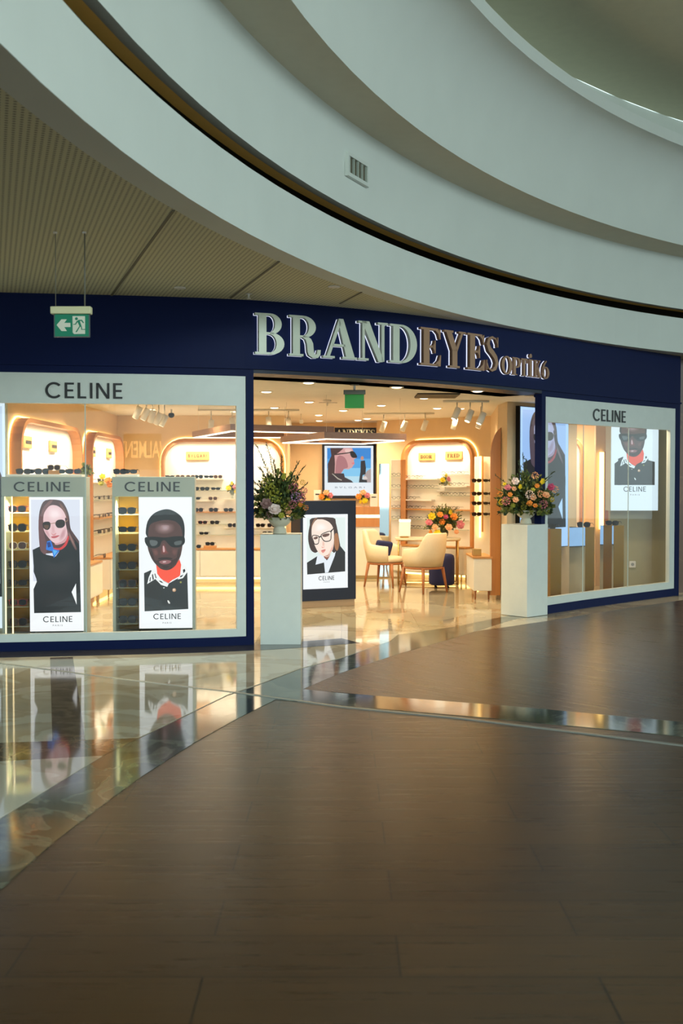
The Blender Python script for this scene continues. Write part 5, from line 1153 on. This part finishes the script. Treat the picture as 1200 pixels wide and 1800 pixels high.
# grille
p0, p1 = Pz(772, 690, ZC), Pz(772, 698, ZC); t = thing('ceiling_grille', 'dark slatted square air grille in the shop ceiling', 'air vent', (p0.x, (p0.y+p1.y)/2, ZC))
mb = MB(); mb.box(-.24, -.26, -.012, .24, .26, -.002, mat('grille_back', (60, 50, 36), .7)); mb.build('grille_plate', t)
for i in range(9): mb = MB(); mb.box(-.235, -.24+i*.06-.006, -.022, .235, -.24+i*.06+.012, -.0125, mat('grille_slat', (150, 128, 92), .5)); mb.build('slat', t)
mb = MB(); p = Pz(575, 703, ZC); mb.lathe([(.05, 0), (.05, -.02), (.02, -.03)], WHITEM, 14); mb.tube([(-.1, 0, -.03), (.12, .05, -.03)], .006, WHITEM, 6); mb.tube([(0, 0, -.03), (0, 0, -.07)], .01, WHITEM, 6); o = mb.build('sprinkler'); o.location = (p.x, p.y, ZC-.002); tag(o, 'white ceiling sprinkler near the green hanging sign', 'sprinkler')
# green box sign inside
D = 11.05; zt = zat(694, D); t = thing('hanging_sign', 'plain green lit box sign hanging just inside the entrance', 'sign', (Pd(623, 0, D).x, D, zat(718, D))); z0 = t.location.z
mb = MB(); mb.box(-.098, -.004, 0, .098, .004, zt-z0, mat('green_sign_face', (20, 130, 30), .4, emit=(10, 120, 20), es=.25)); mb.build('sign_face', t, 'plain green face')
mb = MB(); mb.box(-.112, -.03, zt-z0, .112, .03, zt-z0+.045, mat('grey_housing', (120, 118, 104), .5), bev=.004); mb.build('housing', t)
mb = MB(); mb.tube([(0, 0, zt-z0+.045), (0, 0, ZC-z0-.002)], .012, WHITEM, 8); mb.lathe([(.05, ZC-z0-.012), (.05, ZC-z0-.002)], mat('grey_housing', (120, 118, 104), .5), 16); mb.build('mount', t)
# ------------------------------------------------------------ seating group
def chair(label, loc, rz):
    t = thing('armchair', label, 'chair', loc, rz)     # faces local -Y
    for sx in (-1, 1):
        for sy in (-1, 1):
            mb = MB(); mb.tube([(sx*.19, sy*.18, .34), (sx*.235, sy*.225, .004)], [.024, .013], LEGW, 10); mb.build('leg', t)
    mb = MB(); mb.lathe([(.25, .325), (.262, .33), (.262, .352), (.25, .356)], LEGW, 28); mb.build('seat_frame', t, 'wooden ring under the seat')
    mb = MB(); mb.lathe([(.2, .357), (.255, .365), (.265, .39), (.255, .425), (.2, .44), (.05, .445)], LEATHER, 32); mb.build('seat', t)
    mb = MB(); k = mb.mi(LEATHER); n = 40; rows = []
    for i in range(n+1):
        A = math.radians(-32+244*i/n); dev = abs(A-PI/2)
        if dev < .62: ht = .82
        elif dev < 1.15: ht = .82-.2*(.5-.5*math.cos((dev-.62)/.53*PI))
        else: ht = .62-.03*(dev-1.15)
        r0 = .262; lean = .05*max(0, math.sin(A))
        def V(r, z): return mb.bm.verts.new(((r+lean*(z-.36)*1.2)*math.cos(A), (r+lean*(z-.36)*2.2)*math.sin(A), z))
        rows.append([V(r0, .36), V(r0+.03, ht*.6+.1), V(r0+.03, ht-.015), V(r0+.01, ht), V(r0-.02, ht-.01), V(r0-.03, ht-.04), V(r0-.03, .5), V(r0-.03, .40)])
    for i in range(n):
        for j in range(8):
            f = mb.bm.faces.new((rows[i][j], rows[i+1][j], rows[i+1][(j+1) % 8], rows[i][(j+1) % 8])); f.smooth = True
    mb.bm.faces.new(rows[0]); mb.bm.faces.new(rows[-1][::-1]); bmesh.ops.recalc_face_normals(mb.bm, faces=mb.bm.faces); mb.build('backrest', t, 'curved shell of back and arms')
    return t
pA = Pd(677, CY, 15.55); chair('cream leather armchair with wooden legs and a navy cushion, left of the table', (pA.x, pA.y, 0), math.radians(64))
pB = Pd(744, CY, 14.75); chair('cream leather armchair seen from behind, in front of the table', (pB.x, pB.y, 0), math.radians(222))
mb = MB(); mb.box(-.13, -.045, -.11, .13, .045, .11, NAVYF, bev=.035); o = mb.build('cushion'); p = Pd(676, 969, 15.5); o.location = (p.x-.02, 15.52, .555); o.rotation_euler = (.25, .15, .5); tag(o, 'navy cushion leaning on the left armchair', 'cushion')
p = Pd(752, CY, 15.85)
t = thing('table', 'pale oval-ended table on thin brass legs between the armchairs', 'table', (p.x, p.y, 0), -.05)
tl = [( .48*math.copysign(abs(math.cos(a_))**.6, math.cos(a_)), .27*math.copysign(abs(math.sin(a_))**.6, math.sin(a_))) for a_ in [2*PI*i/36 for i in range(36)]]
mb = MB(); mb.slab(tl, mat('table_top', (232, 220, 190), .25), .665, .69); mb.build('tabletop', t)
mb = MB(); mb.slab([(x*.985, y*.985) for x, y in tl], BRASS, .65, .664); mb.build('edge_band', t)
for sx in (-1, 1):
    for sy in (-1, 1): mb = MB(); mb.tube([(sx*.43, sy*.19, .65), (sx*.43, sy*.19, .004)], .012, BRASS, 8); mb.build('leg', t)
mb = MB()
for sy in (-1, 1): mb.tube([(-.43, sy*.19, .03), (.43, sy*.19, .03)], .009, BRASS, 6)
for sx in (-1, 1): mb.tube([(sx*.43, -.19, .03), (sx*.43, .19, .03)], .009, BRASS, 6)
mb.build('foot_rail', t)
pm = Pd(711, CY, 15.8)
t = thing('table_mirror', 'tilted cream tabletop mirror with a glowing top edge', 'mirror', (pm.x, 15.8, .691), -.2)
mb = MB(); M = Matrix.Rotation(-.15, 4, 'X'); mb.box(-.085, -.01, .02, .085, .01, .27, CABW, M, bev=.004); mb.build('panel', t)
mb = MB(); mb.box(-.085, -.016, .235, .085, -.011, .268, EM((255, 240, 205), 4), M); mb.build('light_strip', t, 'glowing top edge')
mb = MB(); mb.box(-.06, -.05, 0, .06, .05, .018, BRASS); mb.build('base', t)
pv = Pd(780, CY, 15.85); mb = MB(); mb.lathe([(.035, 0), (.06, .03), (.068, .08), (.05, .13), (.032, .15), (.036, .165), (.02, .16)], GREENG, 24); o = mb.build('flower_vase'); o.location = (pv.x, 15.85, .691); tag(o, 'dark green round vase on the table', 'vase')
bouquet('full orange, pink and yellow bouquet on the table', (pv.x, 15.85, .84), .3, (.03, .28), 80, 9, [(757, 907, 6, YE, 'rose'), (789, 900, 5, YE, 'tulip'), (752, 918, 6, PK, 'rose'), (807, 922, 7, PK, 'rose'), (771, 904, 5, OR, 'rose'), (796, 908, 6, OR, 'rose'), (786, 926, 6, PE, 'rose'), (766, 936, 6, YE, 'rose'), (775, 917, 5, OR, 'rose'), (762, 926, 5, PE, 'rose'), (800, 934, 4, PE, 'rose'), (755, 935, 5, OR, 'tulip'), (781, 908, 4, MG, 'rose')], 15.85, [(803, 893, .8), (812, 898, .8), (745, 930, .8)], leafL=.045)
po = Pd(777, CY, 15.25)
t = thing('stool', 'navy upholstered barrel stool on small casters under the table', 'stool', (po.x, 15.3, 0))
mb = MB(); mb.lathe([(.15, .05), (.178, .065), (.182, .1), (.182, .42), (.172, .465), (.14, .485), (.02, .49)], NAVYF, 36); mb.build('seat', t)
for a_ in (45, 135, 225, 315):
    x, y = .12*math.cos(math.radians(a_)), .12*math.sin(math.radians(a_)); mb = MB(); mb.tube([(x-.012, y, .022), (x+.012, y, .022)], .018, BLACKP, 12); mb.tube([(x, y, .03), (x, y, .055)], .006, BLACKP, 6); mb.build('caster', t)
